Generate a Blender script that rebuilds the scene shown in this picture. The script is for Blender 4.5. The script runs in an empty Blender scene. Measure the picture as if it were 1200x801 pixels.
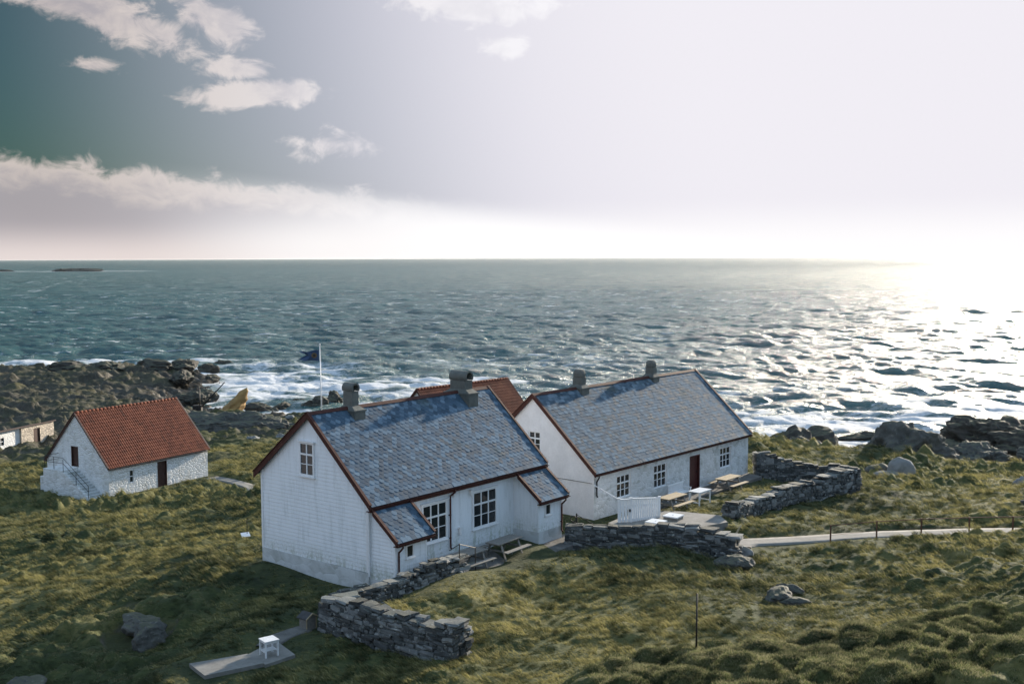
import bpy, math, random
import numpy as np
from mathutils import Vector, Matrix, noise as mnoise
random.seed(7); rng = np.random.default_rng(7)
PI = math.pi
scene = bpy.context.scene
C = scene.collection

# ------------------------------------------------------------------ camera, light, exposure
CAM_Z = 13.0
cam = bpy.data.cameras.new('camera'); cam.lens = 38.886; cam.sensor_width = 36; cam.sensor_fit = 'HORIZONTAL'
cam.clip_start = 0.5; cam.clip_end = 80000
co = bpy.data.objects.new('camera', cam); C.objects.link(co)
pitch = math.atan(98.5/1296.2)
co.location = (0, 0, CAM_Z)
co.rotation_euler = (Matrix.Rotation(PI/2 - pitch, 4, 'X') @ Matrix.Rotation(-0.004, 4, 'Z')).to_euler()
scene.camera = co

SUN_AZ, SUN_EL = math.radians(34.5), math.radians(14)
SUNDIR = Vector((math.sin(SUN_AZ)*math.cos(SUN_EL), math.cos(SUN_AZ)*math.cos(SUN_EL), math.sin(SUN_EL)))
sl = bpy.data.lights.new('sun', 'SUN'); sl.energy = 4.3; sl.angle = math.radians(1.2); sl.color = (1.0, 0.87, 0.70)
so = bpy.data.objects.new('sun', sl); C.objects.link(so)
so.rotation_euler = SUNDIR.to_track_quat('Z', 'Y').to_euler(); so.location = (40, 60, 60)

scene.view_settings.view_transform = 'Standard'; scene.view_settings.look = 'None'
scene.view_settings.gamma = 1.0; scene.view_settings.use_curve_mapping = False
EV = 1.2
scene.view_settings.exposure = EV
SKY = 0.08
scene.cycles.max_bounces = 6; scene.cycles.transparent_max_bounces = 6
scene.cycles.sample_clamp_indirect = 4.0

world = bpy.data.worlds.new('World'); scene.world = world; world.use_nodes = True

class NG:
    """small helper for writing node graphs"""
    def __init__(s, nt): s.nt = nt
    def n(s, t, **kw):
        nd = s.nt.nodes.new(t)
        for k, v in kw.items(): setattr(nd, k, v)
        return nd
    def set(s, sock, v):
        if isinstance(v, bpy.types.NodeSocket): s.nt.links.new(v, sock)
        elif v is not None: sock.default_value = v
    def m(s, op, a, b=None, c=None, clamp=False):
        nd = s.n('ShaderNodeMath', operation=op, use_clamp=clamp)
        s.set(nd.inputs[0], a)
        if b is not None: s.set(nd.inputs[1], b)
        if c is not None: s.set(nd.inputs[2], c)
        return nd.outputs[0]
    def vm(s, op, a, b=None):
        nd = s.n('ShaderNodeVectorMath', operation=op); s.set(nd.inputs[0], a)
        if b is not None: s.set(nd.inputs[1], b)
        return nd.outputs['Value'] if op in ('DOT_PRODUCT', 'LENGTH') else nd.outputs[0]
    def mix(s, f, a, b, bt='MIX'):
        nd = s.n('ShaderNodeMix', data_type='RGBA', blend_type=bt)
        s.set(nd.inputs[0], f); s.set(nd.inputs[6], a); s.set(nd.inputs[7], b)
        return nd.outputs[2]
    def ramp(s, f, stops, interp='LINEAR'):
        nd = s.n('ShaderNodeValToRGB'); cr = nd.color_ramp; cr.interpolation = interp
        while len(cr.elements) < len(stops): cr.elements.new(0.5)
        for e, (p, c) in zip(cr.elements, stops):
            e.position = p; e.color = (*c, 1) if len(c) == 3 else c
        s.set(nd.inputs[0], f); return nd.outputs[0]
    def noise(s, vec, scale, detail=4, rough=0.55, dist=0.0):
        nd = s.n('ShaderNodeTexNoise'); s.set(nd.inputs['Vector'], vec)
        s.set(nd.inputs['Scale'], scale); nd.inputs['Detail'].default_value = detail
        nd.inputs['Roughness'].default_value = rough; nd.inputs['Distortion'].default_value = dist
        return nd.outputs[0]
    def vor(s, vec, scale, feature='F1', out=0):
        nd = s.n('ShaderNodeTexVoronoi', feature=feature); s.set(nd.inputs['Vector'], vec)
        s.set(nd.inputs['Scale'], scale); return nd.outputs[out]
    def smooth(s, v, a, b, c=0.0, d=1.0):
        nd = s.n('ShaderNodeMapRange', interpolation_type='SMOOTHSTEP'); s.set(nd.inputs[0], v)
        for i, x in zip((1, 2, 3, 4), (a, b, c, d)): s.set(nd.inputs[i], x)
        return nd.outputs[0]
    def bump(s, h, strength=0.5, dist=0.02, normal=None):
        nd = s.n('ShaderNodeBump'); s.set(nd.inputs['Height'], h); nd.inputs['Strength'].default_value = strength
        nd.inputs['Distance'].default_value = dist
        if normal is not None: s.set(nd.inputs['Normal'], normal)
        return nd.outputs[0]
    def mapping(s, vec, scale=(1, 1, 1), rot=(0, 0, 0)):
        nd = s.n('ShaderNodeMapping'); s.set(nd.inputs[0], vec); nd.inputs['Scale'].default_value = scale
        nd.inputs['Rotation'].default_value = rot; return nd.outputs[0]

def build_sky():
    nt = world.node_tree; nt.nodes.clear(); g = NG(nt)
    out = g.n('ShaderNodeOutputWorld'); bg = g.n('ShaderNodeBackground')
    sky = g.n('ShaderNodeTexSky'); sky.sky_type = 'NISHITA'; sky.sun_disc = False
    sky.sun_elevation = SUN_EL; sky.sun_rotation = SUN_AZ; sky.air_density = 1.0; sky.dust_density = 1.6; sky.ozone_density = 2.0
    sky.altitude = 10
    tc = g.n('ShaderNodeTexCoord').outputs['Generated']
    nrm = g.vm('NORMALIZE', tc)
    sep = g.n('ShaderNodeSeparateXYZ'); g.set(sep.inputs[0], nrm)
    x, y, z = sep.outputs
    az = g.m('ARCTAN2', x, y); el = g.m('ARCSINE', z)
    cs = g.vm('DOT_PRODUCT', nrm, tuple(SUNDIR))
    def D(r, gg, b_, k=1.0):                                         # a picture colour as sky radiance
        f = lambda v: ((v/255+.055)/1.055)**2.4 if v > 10 else v/255/12.92
        return tuple(f(v)*k/(2**EV*SKY) for v in (r, gg, b_))+(1,)
    # clouds: (px-like azimuth, elevation, half widths, tilt, weight), all in radians on the sky
    K = 1/1296.2
    cl = [(85, 278, 165, 27, -.36, 1.15), (262, 258, 52, 24, -.45, 1.05), (280, 212, 44, 13, 0, 1.1), (305, 183, 84, 16, .06, 1.15),
          (560, 285, 100, 22, -.05, 1.1), (597, 239, 30, 17, 0, .9), (395, 130, 60, 18, 0, .62), (115, 206, 30, 9, 0, .6),
          (-420, 250, 160, 45, .1, .9), (1650, 420, 300, 60, .2, .7), (800, 560, 300, 60, -.1, .7), (-200, 480, 260, 70, .2, .8)]
    env = None
    for (px, pe, hw, hh, t, w) in cl:
        da = g.m('SUBTRACT', az, math.atan((px-600)*K)); de = g.m('SUBTRACT', el, pe*K)
        u = g.m('ADD', g.m('MULTIPLY', da, math.cos(t)/(hw*K)), g.m('MULTIPLY', de, math.sin(t)/(hw*K)))
        v = g.m('ADD', g.m('MULTIPLY', da, -math.sin(t)/(hh*K)), g.m('MULTIPLY', de, math.cos(t)/(hh*K)))
        r = g.m('SQRT', g.m('ADD', g.m('MULTIPLY', u, u), g.m('MULTIPLY', v, v)))
        e = g.m('MULTIPLY', g.m('SUBTRACT', 1.25, r, clamp=False), w)
        env = e if env is None else g.m('MAXIMUM', env, e)
    cv = g.n('ShaderNodeCombineXYZ'); g.set(cv.inputs[0], az); g.set(cv.inputs[1], g.m('MULTIPLY', el, 1.5)); 
    cvv = cv.outputs[0]
    ns = g.noise(cvv, 34, 9, 0.62, 0.5); ns2 = g.noise(cvv, 9, 4, 0.5)
    env = g.m('MAXIMUM', env, -1.0)
    d = g.m('ADD', g.m('MULTIPLY', env, 0.80), g.m('MULTIPLY', g.m('SUBTRACT', ns, 0.5), 1.9))
    cden = g.smooth(d, 0.12, 0.62)
    # low bank over the sea on the left
    bt = g.m('SUBTRACT', 0.088, g.m('MULTIPLY', g.m('ADD', az, 0.43), 0.095))
    bd = g.m('SUBTRACT', g.m('ADD', bt, g.m('MULTIPLY', g.m('SUBTRACT', ns, 0.5), 0.05)), el)
    bden = g.m('MULTIPLY', g.smooth(bd, -0.002, 0.012), g.smooth(az, 0.02, -0.22))
    shade = g.smooth(g.m('ADD', bd, g.m('MULTIPLY', g.m('SUBTRACT', ns2, .5), .03)), 0.008, 0.034)
    clear = g.vm('MULTIPLY', sky.outputs[0], (.10, .165, .165))
    # thin veil of high cloud, lit up round the sun and spread over most of the sky
    vcol = g.mix(g.smooth(cs, .68, .92), D(205, 205, 219), D(239, 236, 243, 1.02))
    vcol = g.mix(g.smooth(cs, .988, .9985), vcol, D(255, 251, 244, 7.0))  # extra glow round the unseen sun, added to widen the sea glitter
    skyc = g.mix(g.smooth(cs, .50, .85), clear, vcol)
    gl = g.smooth(g.m('SUBTRACT', el, g.m('MULTIPLY', g.m('SUBTRACT', .12, az), .12)), .035, .0)      # bright strip under the veil
    skyc = g.mix(g.m('MULTIPLY', gl, g.smooth(az, -.36, -.10)), skyc, D(254, 253, 254, 1.1))
    skyc = g.mix(g.m('MULTIPLY', g.smooth(el, .05, .0), g.smooth(az, .0, -.3)), skyc, D(232, 222, 218))
    # unseen bluish cloud behind and above the viewer, added to fill shaded walls
    dv = g.m('ABSOLUTE', g.m('SUBTRACT', az, .05))
    hi = g.m('MAXIMUM', g.smooth(dv, .72, 1.25), g.smooth(el, .36, .75))
    bn = g.smooth(g.noise(nrm, 2.2, 6, .6), .25, .7)
    skyc = g.mix(g.m('MULTIPLY', hi, .92), skyc, g.mix(bn, D(120, 172, 224, 1.0), D(200, 226, 252, 1.15)))
    wl = g.smooth(az, -.42, .02)
    lit = g.mix(wl, D(216, 204, 198), D(250, 248, 252))
    dark = g.mix(wl, D(176, 170, 175), D(236, 234, 240))
    ccol = g.mix(g.smooth(g.m('ADD', ns2, g.m('MULTIPLY', ns, .5)), 0.60, 0.85), dark, lit)
    bcol = g.mix(shade, lit, dark)
    bcol = g.mix(g.smooth(el, 0.035, 0.0), bcol, D(230, 218, 215))
    c1 = g.mix(g.m('MULTIPLY', cden, 0.9), skyc, ccol)
    c2 = g.mix(g.m('MULTIPLY', bden, 0.88), c1, bcol)
    c2 = g.mix(g.m('MULTIPLY', g.smooth(el, .055, .01), g.m('MULTIPLY', g.smooth(az, -.34, -.16), .75)), c2, D(254, 252, 252, 1.06))
    g.set(bg.inputs[0], c2); bg.inputs[1].default_value = SKY
    nt.links.new(bg.outputs[0], out.inputs[0])
build_sky()

# ------------------------------------------------------------------ numpy noise and terrain
_P = rng.permutation(4096); _G = rng.random(4096)*2*PI
def perlin(x, y):
    xi = np.floor(x).astype(np.int64); yi = np.floor(y).astype(np.int64); xf = x-xi; yf = y-yi
    u = xf*xf*xf*(xf*(xf*6-15)+10); v = yf*yf*yf*(yf*(yf*6-15)+10)
    def gr(a, b, dx, dy):
        an = _G[_P[(_P[a & 4095] + b) & 4095]]; return np.cos(an)*dx+np.sin(an)*dy
    n00 = gr(xi, yi, xf, yf); n10 = gr(xi+1, yi, xf-1, yf); n01 = gr(xi, yi+1, xf, yf-1); n11 = gr(xi+1, yi+1, xf-1, yf-1)
    return (n00*(1-u)+n10*u)*(1-v)+(n01*(1-u)+n11*u)*v
def fbm(x, y, o=4, gain=.5, lac=2.03):
    s = 0; a = 1
    for i in range(o): s = s+a*perlin(x+17.3*i, y-9.1*i); x = x*lac; y = y*lac; a *= gain
    return s
def worley(x, y, jit=0.9):
    xi = np.floor(x); yi = np.floor(y); best = np.full(np.shape(x), 9.0); hid = np.zeros(np.shape(x))
    for dx in (-1, 0, 1):
        for dy in (-1, 0, 1):
            cx = (xi+dx).astype(np.int64); cy = (yi+dy).astype(np.int64)
            h = _P[(_P[cx & 4095]+cy) & 4095]
            px = cx+.5+jit*(_G[h]/(2*PI)-.5); py = cy+.5+jit*(_G[(h*7+13) & 4095]/(2*PI)-.5)
            d = (x-px)**2+(y-py)**2; m = d < best
            best = np.where(m, d, best); hid = np.where(m, _G[(h*3+5) & 4095]/(2*PI), hid)
    return np.sqrt(best), hid
def sstep(a, b, x):
    t = np.clip((x-a)/(b-a), 0, 1); return t*t*(3-2*t)

SEA = -10.0
CP = [(-10.8,46.6,0),(-5.7,42.8,0),(-2.9,45.4,0),(1.0,48.8,0),(2.3,50.2,0),(-1.9,43.9,0),(2.2,48.4,0),(6.0,48.3,0),(10.0,47.2,-0.1),(4.2,54.0,-0.1),(8.3,59.5,-0.16),(14.1,65.9,-0.3),(16.3,63.1,-0.5),(19.7,62.4,-0.6),(10.9,53.7,-0.3),(-18.0,37.7,-1.8),(-12.8,35.6,-1.0),(-7.9,33.1,0),(-3.9,32.5,0.2),(0,31.7,0.5),(2.3,29.9,1.2),(4.8,27.6,2.1),(8.1,25.8,2.8),(11.3,23.7,3.6),(2.9,36.8,0.3),(7.1,36.2,0.5),(11.0,35.0,0.9),(15.0,31.7,2.0),(18.2,38.5,1.2),(14.8,41.8,0.2),(9.8,41.5,0),(4.8,41.2,0.1),(0,37.1,0.2),(0,42.7,0),(-7.3,38.2,0),(-9.8,35.3,0),(-12.0,43.4,-0.5),(-13.6,39.5,-1.2),(-19.1,44.8,-2.0),(-24.4,51.5,-3.0),(-18.0,50.8,-2.0),(-13.6,55.6,-1.3),(-19.4,61.6,-3.2),(-25.7,65.4,-4.2),(-33.7,71.5,-5.2),(-31.8,86.1,-5.95),(-26.5,95.6,-5.95),(-38.5,89.9,-5.9),(-43.8,93.3,-6.3),(-27.0,81.9,-5.3),(-18.5,76.0,-4.0),(-22.1,91.2,-5.6),(-27.7,104.3,-6.6),(-53.8,120.9,-8.3),(-50.1,122.4,-8.3),(-53.2,113.5,-7.8),(-26.0,111.0,-7.0),(-28.6,135.9,-8.3),(11.8,50.5,-0.4),(19.5,51.9,-0.3),(24.0,51.1,0),(28.8,49.0,0.5),(17.7,56.6,-0.7),(23.0,58.9,-0.8),(27.0,57.6,-0.5),(31.1,66.4,-1.0),(23.9,68.2,-1.6),(29.1,69.0,-1.8),(20.5,87.9,-2.8),(23.7,87.0,-3.2),
 (-10.8,47.3,0),(-3.8,55.7,-.5),(1.3,51.7,0),(-1.8,59.4,-.5),(8.5,71.6,-.8),(14.3,66.7,-.3),
 (-70,207,-7.4),(-88,214,-7.6),(-60,196,-8.8),(-80,185,-8.2),(-62,165,-8),(-62,140,-8.2),(-50,150,-8.2),(-90,150,-8),(-100,190,-8),(-112,218,-9.5),(-120,245,-13),(-88,238,-12),(-62,245,-13),(-50,228,-13),(-45,203,-13),(-44,182,-12),(-40,170,-11.6),(-30,178,-12.5),(-10,188,-12.5),(-5,165,-9.3),(-15,140,-8),(-30,145,-8.6),(-38,150,-8.7),(10,165,-10.8),(25,152,-11.3),(33,140,-11.6),(38,133,-12.5),(36,121,-10.8),(40,112,-9.4),(46,125,-11.5),(52,142,-12.5),(62,152,-12.5),(85,165,-12.5),(5,120,-6.5),(10,100,-4.5),(18,108,-5.0),(25,106,-6.0),(30,118,-9.2),(22,97,-3.2),(27,99,-4.8),(31,91,-3.0),(37,102,-7.5),(45,100,-6.5),(50,112,-8),(60,112,-6.5),(36,80,-3.2),(45,85,-3.5),(55,90,-2.5),(60,132,-10.5),
 (-60,30,-5),(-60,60,-6.5),(-100,100,-8.5),(-160,200,-9),(-150,150,-8.5),(60,60,3),(60,30,6),(80,100,0),(100,140,-8),(120,170,-13),(-30,10,1),(30,10,6),(0,0,7),(0,15,4.0),(-20,25,-.6),(-160,262,-13),(110,100,0),(-40,265,-16),(30,200,-16),(70,200,-16),(0,260,-18)]
_cp = np.array(CP, float); _c = 2.5
def _phi(a, b): return -np.sqrt((a[:, None, 0]-b[None, :, 0])**2+(a[:, None, 1]-b[None, :, 1])**2+_c*_c)
_M = _phi(_cp, _cp); _n = len(_cp)
_A = np.zeros((_n+1, _n+1)); _A[:_n, :_n] = _M - 0.15*np.eye(_n); _A[:_n, _n] = 1; _A[_n, :_n] = 1
_w = np.linalg.solve(_A, np.append(_cp[:, 2], 0))
def base_h(x, y):
    x = np.asarray(x, float); y = np.asarray(y, float); sh = x.shape; P = np.stack([x.ravel(), y.ravel()], 1)
    out = np.empty(len(P))
    for i in range(0, len(P), 40000): out[i:i+40000] = _phi(P[i:i+40000], _cp) @ _w[:-1] + _w[-1]
    return out.reshape(sh)

# house frames: x, y, azimuth of the ridge, base z
def frame(x, y, th): return np.array([x, y]), np.array([math.sin(th), math.cos(th)]), np.array([-math.cos(th), math.sin(th)])
HA = (-5.70, 42.90, .6713); HB = (4.06, 54.48, .7005); HC = (-32.1, 86.87, .5426)
FOOT = [(HA, -.3, 11.5, -2.6, 6.8, 0.0), (HB, -.3, 16.3, -1.0, 7.9, -.165), (HC, -1.2, 10.8, -.3, 7.9, -5.95)]
PATHS = []   # (polyline, half width)
def seg_dist(x, y, pl):
    d = np.full(np.shape(x), 1e9)
    for (a, b) in zip(pl[:-1], pl[1:]):
        ax, ay = a[:2]; bx, by = b[:2]; L2 = (bx-ax)**2+(by-ay)**2
        t = np.clip(((x-ax)*(bx-ax)+(y-ay)*(by-ay))/L2, 0, 1)
        d = np.minimum(d, np.hypot(x-ax-t*(bx-ax), y-ay-t*(by-ay)))
    return d
PATH_R = [(10.4, 50.2), (11.11, 51.11), (14.24, 51.99), (17.52, 52.56), (21.6, 52.2), (24.3, 51.6), (27.8, 50.6), (34, 49), (44, 46)]
PATH_L = [(-26.1, 94.6), (-24.5, 93.2), (-22.5, 90.5), (-21.0, 87.5), (-19.5, 83)]
def calm_mask(x, y):
    """1 where the ground is flat (next to houses and paths)"""
    m = np.zeros(np.shape(x))
    for (h, s0, s1, t0, t1, z) in FOOT:
        o, a, b = frame(*h); s = (x-o[0])*a[0]+(y-o[1])*a[1]; t = (x-o[0])*b[0]+(y-o[1])*b[1]
        d = np.hypot(np.maximum(np.maximum(s0-s, s-s1), 0), np.maximum(np.maximum(t0-t, t-t1), 0))
        m = np.maximum(m, sstep(1.6, 0.2, d))
    m = np.maximum(m, sstep(1.6, .9, seg_dist(x, y, [(-9.7, 34.2), (-7.8, 35.6), (-7.5, 38)])))
    m = np.maximum(m, sstep(1.7, .75, seg_dist(x, y, PATH_R))); m = np.maximum(m, sstep(1.6, .7, seg_dist(x, y, PATH_L)))
    return m
def rock_mask(x, y, b):
    n = fbm(x/9, y/9, 3)
    m = sstep(-6.6, -8.4, b+n*1.6)
    m = np.maximum(m, sstep(158, 172, y+6*n))
    for (cx, cy, r, w) in ((-9.6, 33.2, .1, .1), (-14.0, 40.6, 1.6, .8), (-15.8, 44.0, 1.2, .6), (36, 96, 9, 1), (45, 100, 12, 1), (31, 112, 10, 1), (55, 108, 12, 1), (-17, 34.5, 2.5, .6), (25, 108, 6, 1), (-8, 45.4, .9, .5)):
        d = np.hypot(x-cx, y-cy)/r + n*.35
        m = np.maximum(m, w*sstep(1.1, .7, d))
    return m
def ground(x, y, detail=True):
    b = base_h(x, y)
    cm = calm_mask(x, y); rm = rock_mask(x, y, b)*(1-cm)
    # wind-combed hummocks
    w1, h1 = worley(x/1.25+fbm(x/3, y/3, 2)*.5, y/1.05)
    w2, h2 = worley(x/.52+3.3, y/.45+1.7)
    hum = (0.52*h1*(1-sstep(0, .75, w1)) + 0.27*h2*(1-sstep(0, .8, w2)))
    big = fbm(x/7, y/7, 3)*.45
    patch = .35+.65*sstep(-.15, .35, fbm(x/11+5, y/11, 2))
    dist = np.hypot(x, y)
    lawn = sstep(-1.2, -.1, b)*sstep(2.2, .9, b)*sstep(18, 10, np.abs(x-2))*sstep(31, 34, y)
    grass = big+hum*patch*(1-.6*lawn)*(1+.8*sstep(60, 100, dist))
    # heather tussocks in the right foreground
    tus = sstep(.95, 1.6, b+.3*fbm(x/2, y/2, 2))*sstep(-.5, 2, x)
    tus = np.maximum(tus, .85*sstep(1.2, .7, np.hypot(x+14.6, y-41.5)/3.2+.3*fbm(x/2, y/2, 2))); tus = np.maximum(tus, .85*sstep(1.2, .7, np.hypot((x+17)/6, (y-35.5)/4)+.3*fbm(x/2, y/2, 2)))  # second patch: dark tussocks standing in for the lower-left shade
    w3, h3 = worley(x/1.2+.2*fbm(x, y, 2), y/1.1+7)
    grass = grass+tus*(.72*(.45+.55*h3)*np.sqrt(np.clip(1-(w3/.60)**2, 0, 1)))
    # rocks: ledges and cracked blocks
    r1 = fbm(x/8+2, y/5, 5, .55); rw, rh = worley(x/3.2+fbm(x/4, y/4, 2)*.6, y/2.4); rv, rh2 = worley(x/1.1, y/.9)
    far = .7+.6*sstep(90, 170, dist)
    rd = .5-np.abs(fbm(x/5+.4*y/5, y/2.2-.3*x/5, 4)); rock = (r1*.9+rd*1.1-.35+(rh-.4)*.6*(1-sstep(.45, .55, rw))+(rh2-.4)*.4*(1-sstep(.5, .58, rv)))*far
    rock = rock*(.45+.55*sstep(40, 90, dist))
    z = b+(grass*(1-rm)+rock*rm)*(1-cm*.97)
    lv = sstep(2.3, 1.25, seg_dist(x, y, [(-9.7, 34.2), (-7.9, 35.5)])); z = z*(1-lv)+.0*lv     # levelled bed of the slabs
    return z, rm, cm, tus
def gz(x, y): return float(ground(np.array([x]), np.array([y]))[0][0])

# ------------------------------------------------------------------ materials
def new_mat(name):
    m = bpy.data.materials.new(name); m.use_nodes = True; nt = m.node_tree; nt.nodes.clear(); g = NG(nt)
    out = g.n('ShaderNodeOutputMaterial'); b = g.n('ShaderNodeBsdfPrincipled'); nt.links.new(b.outputs[0], out.inputs[0])
    return m, g, b, out
def simple(name, col, rough=.6, var=.15, scale=6, bumps=.2, bdist=.01, metallic=0, spec=.5, streak=False):
    m, g, b, o = new_mat(name); tc = g.n('ShaderNodeTexCoord').outputs['Object']
    v = g.mapping(tc, (1, 1, .25)) if streak else tc
    n = g.noise(v, scale, 6, .6); n2 = g.noise(tc, scale*7, 3, .6)
    f = g.m('ADD', g.m('MULTIPLY', n, .7), g.m('MULTIPLY', n2, .3))
    dk = tuple(c*(1-var*1.6) for c in col); lt = tuple(min(1, c*(1+var)) for c in col)
    g.set(b.inputs['Base Color'], g.ramp(f, [(.3, dk), (.7, lt)])); b.inputs['Roughness'].default_value = rough
    b.inputs['Metallic'].default_value = metallic; b.inputs['Specular IOR Level'].default_value = spec
    g.set(b.inputs['Normal'], g.bump(n2, bumps, bdist)); return m
M = {}
M['white_paint'] = simple('white_paint', (.79, .82, .85), .45, .05, 1.6, .15, .004, streak=True)
def board_paint():
    m, g, b, o = new_mat('white_board_paint'); tc = g.n('ShaderNodeTexCoord').outputs['Object']
    st = g.noise(g.mapping(tc, (1.6, 1.6, .22)), 2.2, 7, .7); fn = g.noise(tc, 9, 5, .65); sp = g.n('ShaderNodeSeparateXYZ'); g.set(sp.inputs[0], tc)
    low = g.smooth(sp.outputs[2], 1.5, .45)                 # rain splash and algae near the ground
    col = g.ramp(st, [(.30, (.60, .63, .64)), (.50, (.78, .81, .84)), (.8, (.83, .85, .88))])
    col = g.mix(g.m('MULTIPLY', low, g.smooth(g.m('ADD', st, g.m('MULTIPLY', fn, .6)), .70, .95)), col, (.42, .46, .41, 1))
    col = g.mix(g.m('MULTIPLY', g.smooth(fn, .66, .72), .35), col, (.50, .50, .48, 1))
    g.set(b.inputs['Base Color'], col); b.inputs['Roughness'].default_value = .55; g.set(b.inputs['Normal'], g.bump(fn, .2, .005)); return m
M['white_paint'] = board_paint()
M['trim_white'] = simple('trim_white', (.78, .79, .80), .4, .05, 5, .1, .003)
M['weather_white'] = simple('weather_white', (.70, .71, .72), .55, .16, 9, .2, .004)
M['brown_red'] = simple('brown_red', (.075, .030, .024), .7, .3, 7, .2, .004, spec=.15)
M['door_red'] = simple('door_red', (.070, .018, .017), .45, .2, 4, .2, .004)
M['door_brown'] = simple('door_brown', (.06, .026, .02), .55, .25, 5, .3, .006)
M['iron'] = simple('iron', (.03, .028, .027), .55, .3, 12, .2, .003, metallic=.4)
M['rust'] = simple('rusty_iron', (.12, .055, .032), .75, .35, 14, .3, .004)
M['wood_grey'] = simple('wood_grey', (.20, .19, .17), .8, .25, 8, .4, .006)
M['wood_tan'] = simple('wood_tan', (.42, .33, .21), .7, .18, 8, .3, .005)
M['cement'] = simple('cement', (.115, .122, .110), .85, .25, 3.5, .5, .02)
M['concrete'] = simple('concrete', (.20, .195, .18), .9, .28, 1.2, .4, .012)
M['gravel'] = simple('gravel', (.13, .125, .115), .95, .35, 2.2, .9, .03)
M['felt'] = simple('felt', (.05, .05, .052), .9, .3, 5, .3, .01)
M['steel'] = simple('steel', (.42, .43, .44), .45, .1, 5, .1, .002, metallic=.3)

def glass_mat():
    m, g, b, o = new_mat('window_glass'); b.inputs['Base Color'].default_value = (.02, .024, .026, 1)
    b.inputs['Roughness'].default_value = .06; tc = g.n('ShaderNodeTexCoord').outputs['Object']
    g.set(b.inputs['Normal'], g.bump(g.noise(tc, 2.5, 2), .25, .01)); return m
M['glass'] = glass_mat()

def whitewash(name, col, stain, rel=.8, sc=2.2):
    m, g, b, o = new_mat(name); tc = g.n('ShaderNodeTexCoord').outputs['Object']
    w = g.vm('ADD', tc, g.vm('SCALE', tc)); w.node.inputs[0].default_value = (0, 0, 0)
    dn = g.n('ShaderNodeTexNoise'); g.set(dn.inputs['Vector'], tc); dn.inputs['Scale'].default_value = 1.5
    wv = g.vm('ADD', g.mapping(tc, (1, 1, 1.7)), g.vm('MULTIPLY', dn.outputs['Color'], (.4, .4, .4)))
    cell = g.vor(wv, sc, 'DISTANCE_TO_EDGE'); rc = g.vor(wv, sc, 'F1', 1)
    h = g.smooth(cell, 0, .16); n1 = g.noise(tc, 14, 5, .6); n2 = g.noise(tc, 1.3, 6, .65)
    hh = g.m('ADD', g.m('MULTIPLY', h, 1.0), g.m('MULTIPLY', n1, .5))
    br = g.n('ShaderNodeRGBToBW'); g.set(br.inputs[0], rc)
    f = g.m('ADD', g.m('MULTIPLY', n2, .75), g.m('MULTIPLY', br.outputs[0], .25))
    c = g.ramp(f, [(.30, stain), (.52, tuple(.9*x for x in col)), (.75, col)])
    c = g.mix(g.m('MULTIPLY', g.smooth(cell, .05, 0), .35*rel), c, (*[s*.8 for s in stain], 1))
    g.set(b.inputs['Base Color'], c); b.inputs['Roughness'].default_value = .85
    g.set(b.inputs['Normal'], g.bump(hh, rel, .05)); return m
M['whitewash'] = whitewash('whitewash', (.84, .85, .85), (.56, .56, .53), .6, 2.6)
M['whitewash_b'] = whitewash('whitewash_house', (.72, .73, .73), (.42, .43, .40), .4, 3.2)
M['sunlit_tint'] = whitewash('sunlit_tint', (.60, .52, .42), (.28, .24, .2))  # warm sunlight put into the colour of the shed's right bay
M['plinth'] = whitewash('plinth', (.60, .63, .64), (.34, .36, .34), .12, 1.6)
M['limewash_smooth'] = simple('limewash_smooth', (.76, .75, .76), .8, .1, 1.2, .5, .015)

def slate_mat(name, a, b_, c_, rough):
    m, g, b, o = new_mat(name); geo = g.n('ShaderNodeNewGeometry'); tc = g.n('ShaderNodeTexCoord').outputs['Object']
    r = geo.outputs['Random Per Island']; n = g.noise(tc, .55, 4, .6); n2 = g.noise(tc, 9, 4, .6)
    f = g.m('ADD', g.m('MULTIPLY', r, .72), g.m('MULTIPLY', n2, .28))
    col = g.ramp(f, [(.12, a), (.5, b_), (.92, c_)])
    moss = g.m('MULTIPLY', g.smooth(n, .55, .75), .55)
    col = g.mix(moss, col, (.050, .062, .045, 1))
    g.set(b.inputs['Base Color'], col)
    b.inputs['Specular IOR Level'].default_value = .14
    g.set(b.inputs['Roughness'], g.m('ADD', rough, g.m('MULTIPLY', r, .22))); g.set(b.inputs['Normal'], g.bump(n2, .3, .008)); return m
M['slate'] = slate_mat('blue_slate', (.036, .062, .090), (.066, .108, .152), (.155, .22, .28), .68)
M['slate_b'] = slate_mat('grey_slate', (.038, .062, .084), (.084, .126, .164), (.20, .255, .30), .72)

def tile_mat():
    m, g, b, o = new_mat('red_clay_tile'); tc = g.n('ShaderNodeTexCoord').outputs['Object']
    n = g.noise(tc, .8, 5, .6); n2 = g.noise(tc, 12, 4, .6)
    br = g.n('ShaderNodeTexWhiteNoise'); br.noise_dimensions = '3D'
    sn = g.n('ShaderNodeVectorMath', operation='SNAP'); g.set(sn.inputs[0], tc); sn.inputs[1].default_value = (.24, .27, .29); g.set(br.inputs['Vector'], sn.outputs[0])
    f = g.m('ADD', g.m('MULTIPLY', n, .5), g.m('ADD', g.m('MULTIPLY', n2, .2), g.m('MULTIPLY', br.outputs[0], .3)))
    g.set(b.inputs['Base Color'], g.ramp(f, [(.25, (.055, .016, .010)), (.5, (.125, .034, .018)), (.8, (.19, .060, .032))]))
    b.inputs['Roughness'].default_value = .85; b.inputs['Specular IOR Level'].default_value = .2; g.set(b.inputs['Normal'], g.bump(n2, .3, .01)); return m
M['clay'] = tile_mat()

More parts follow.
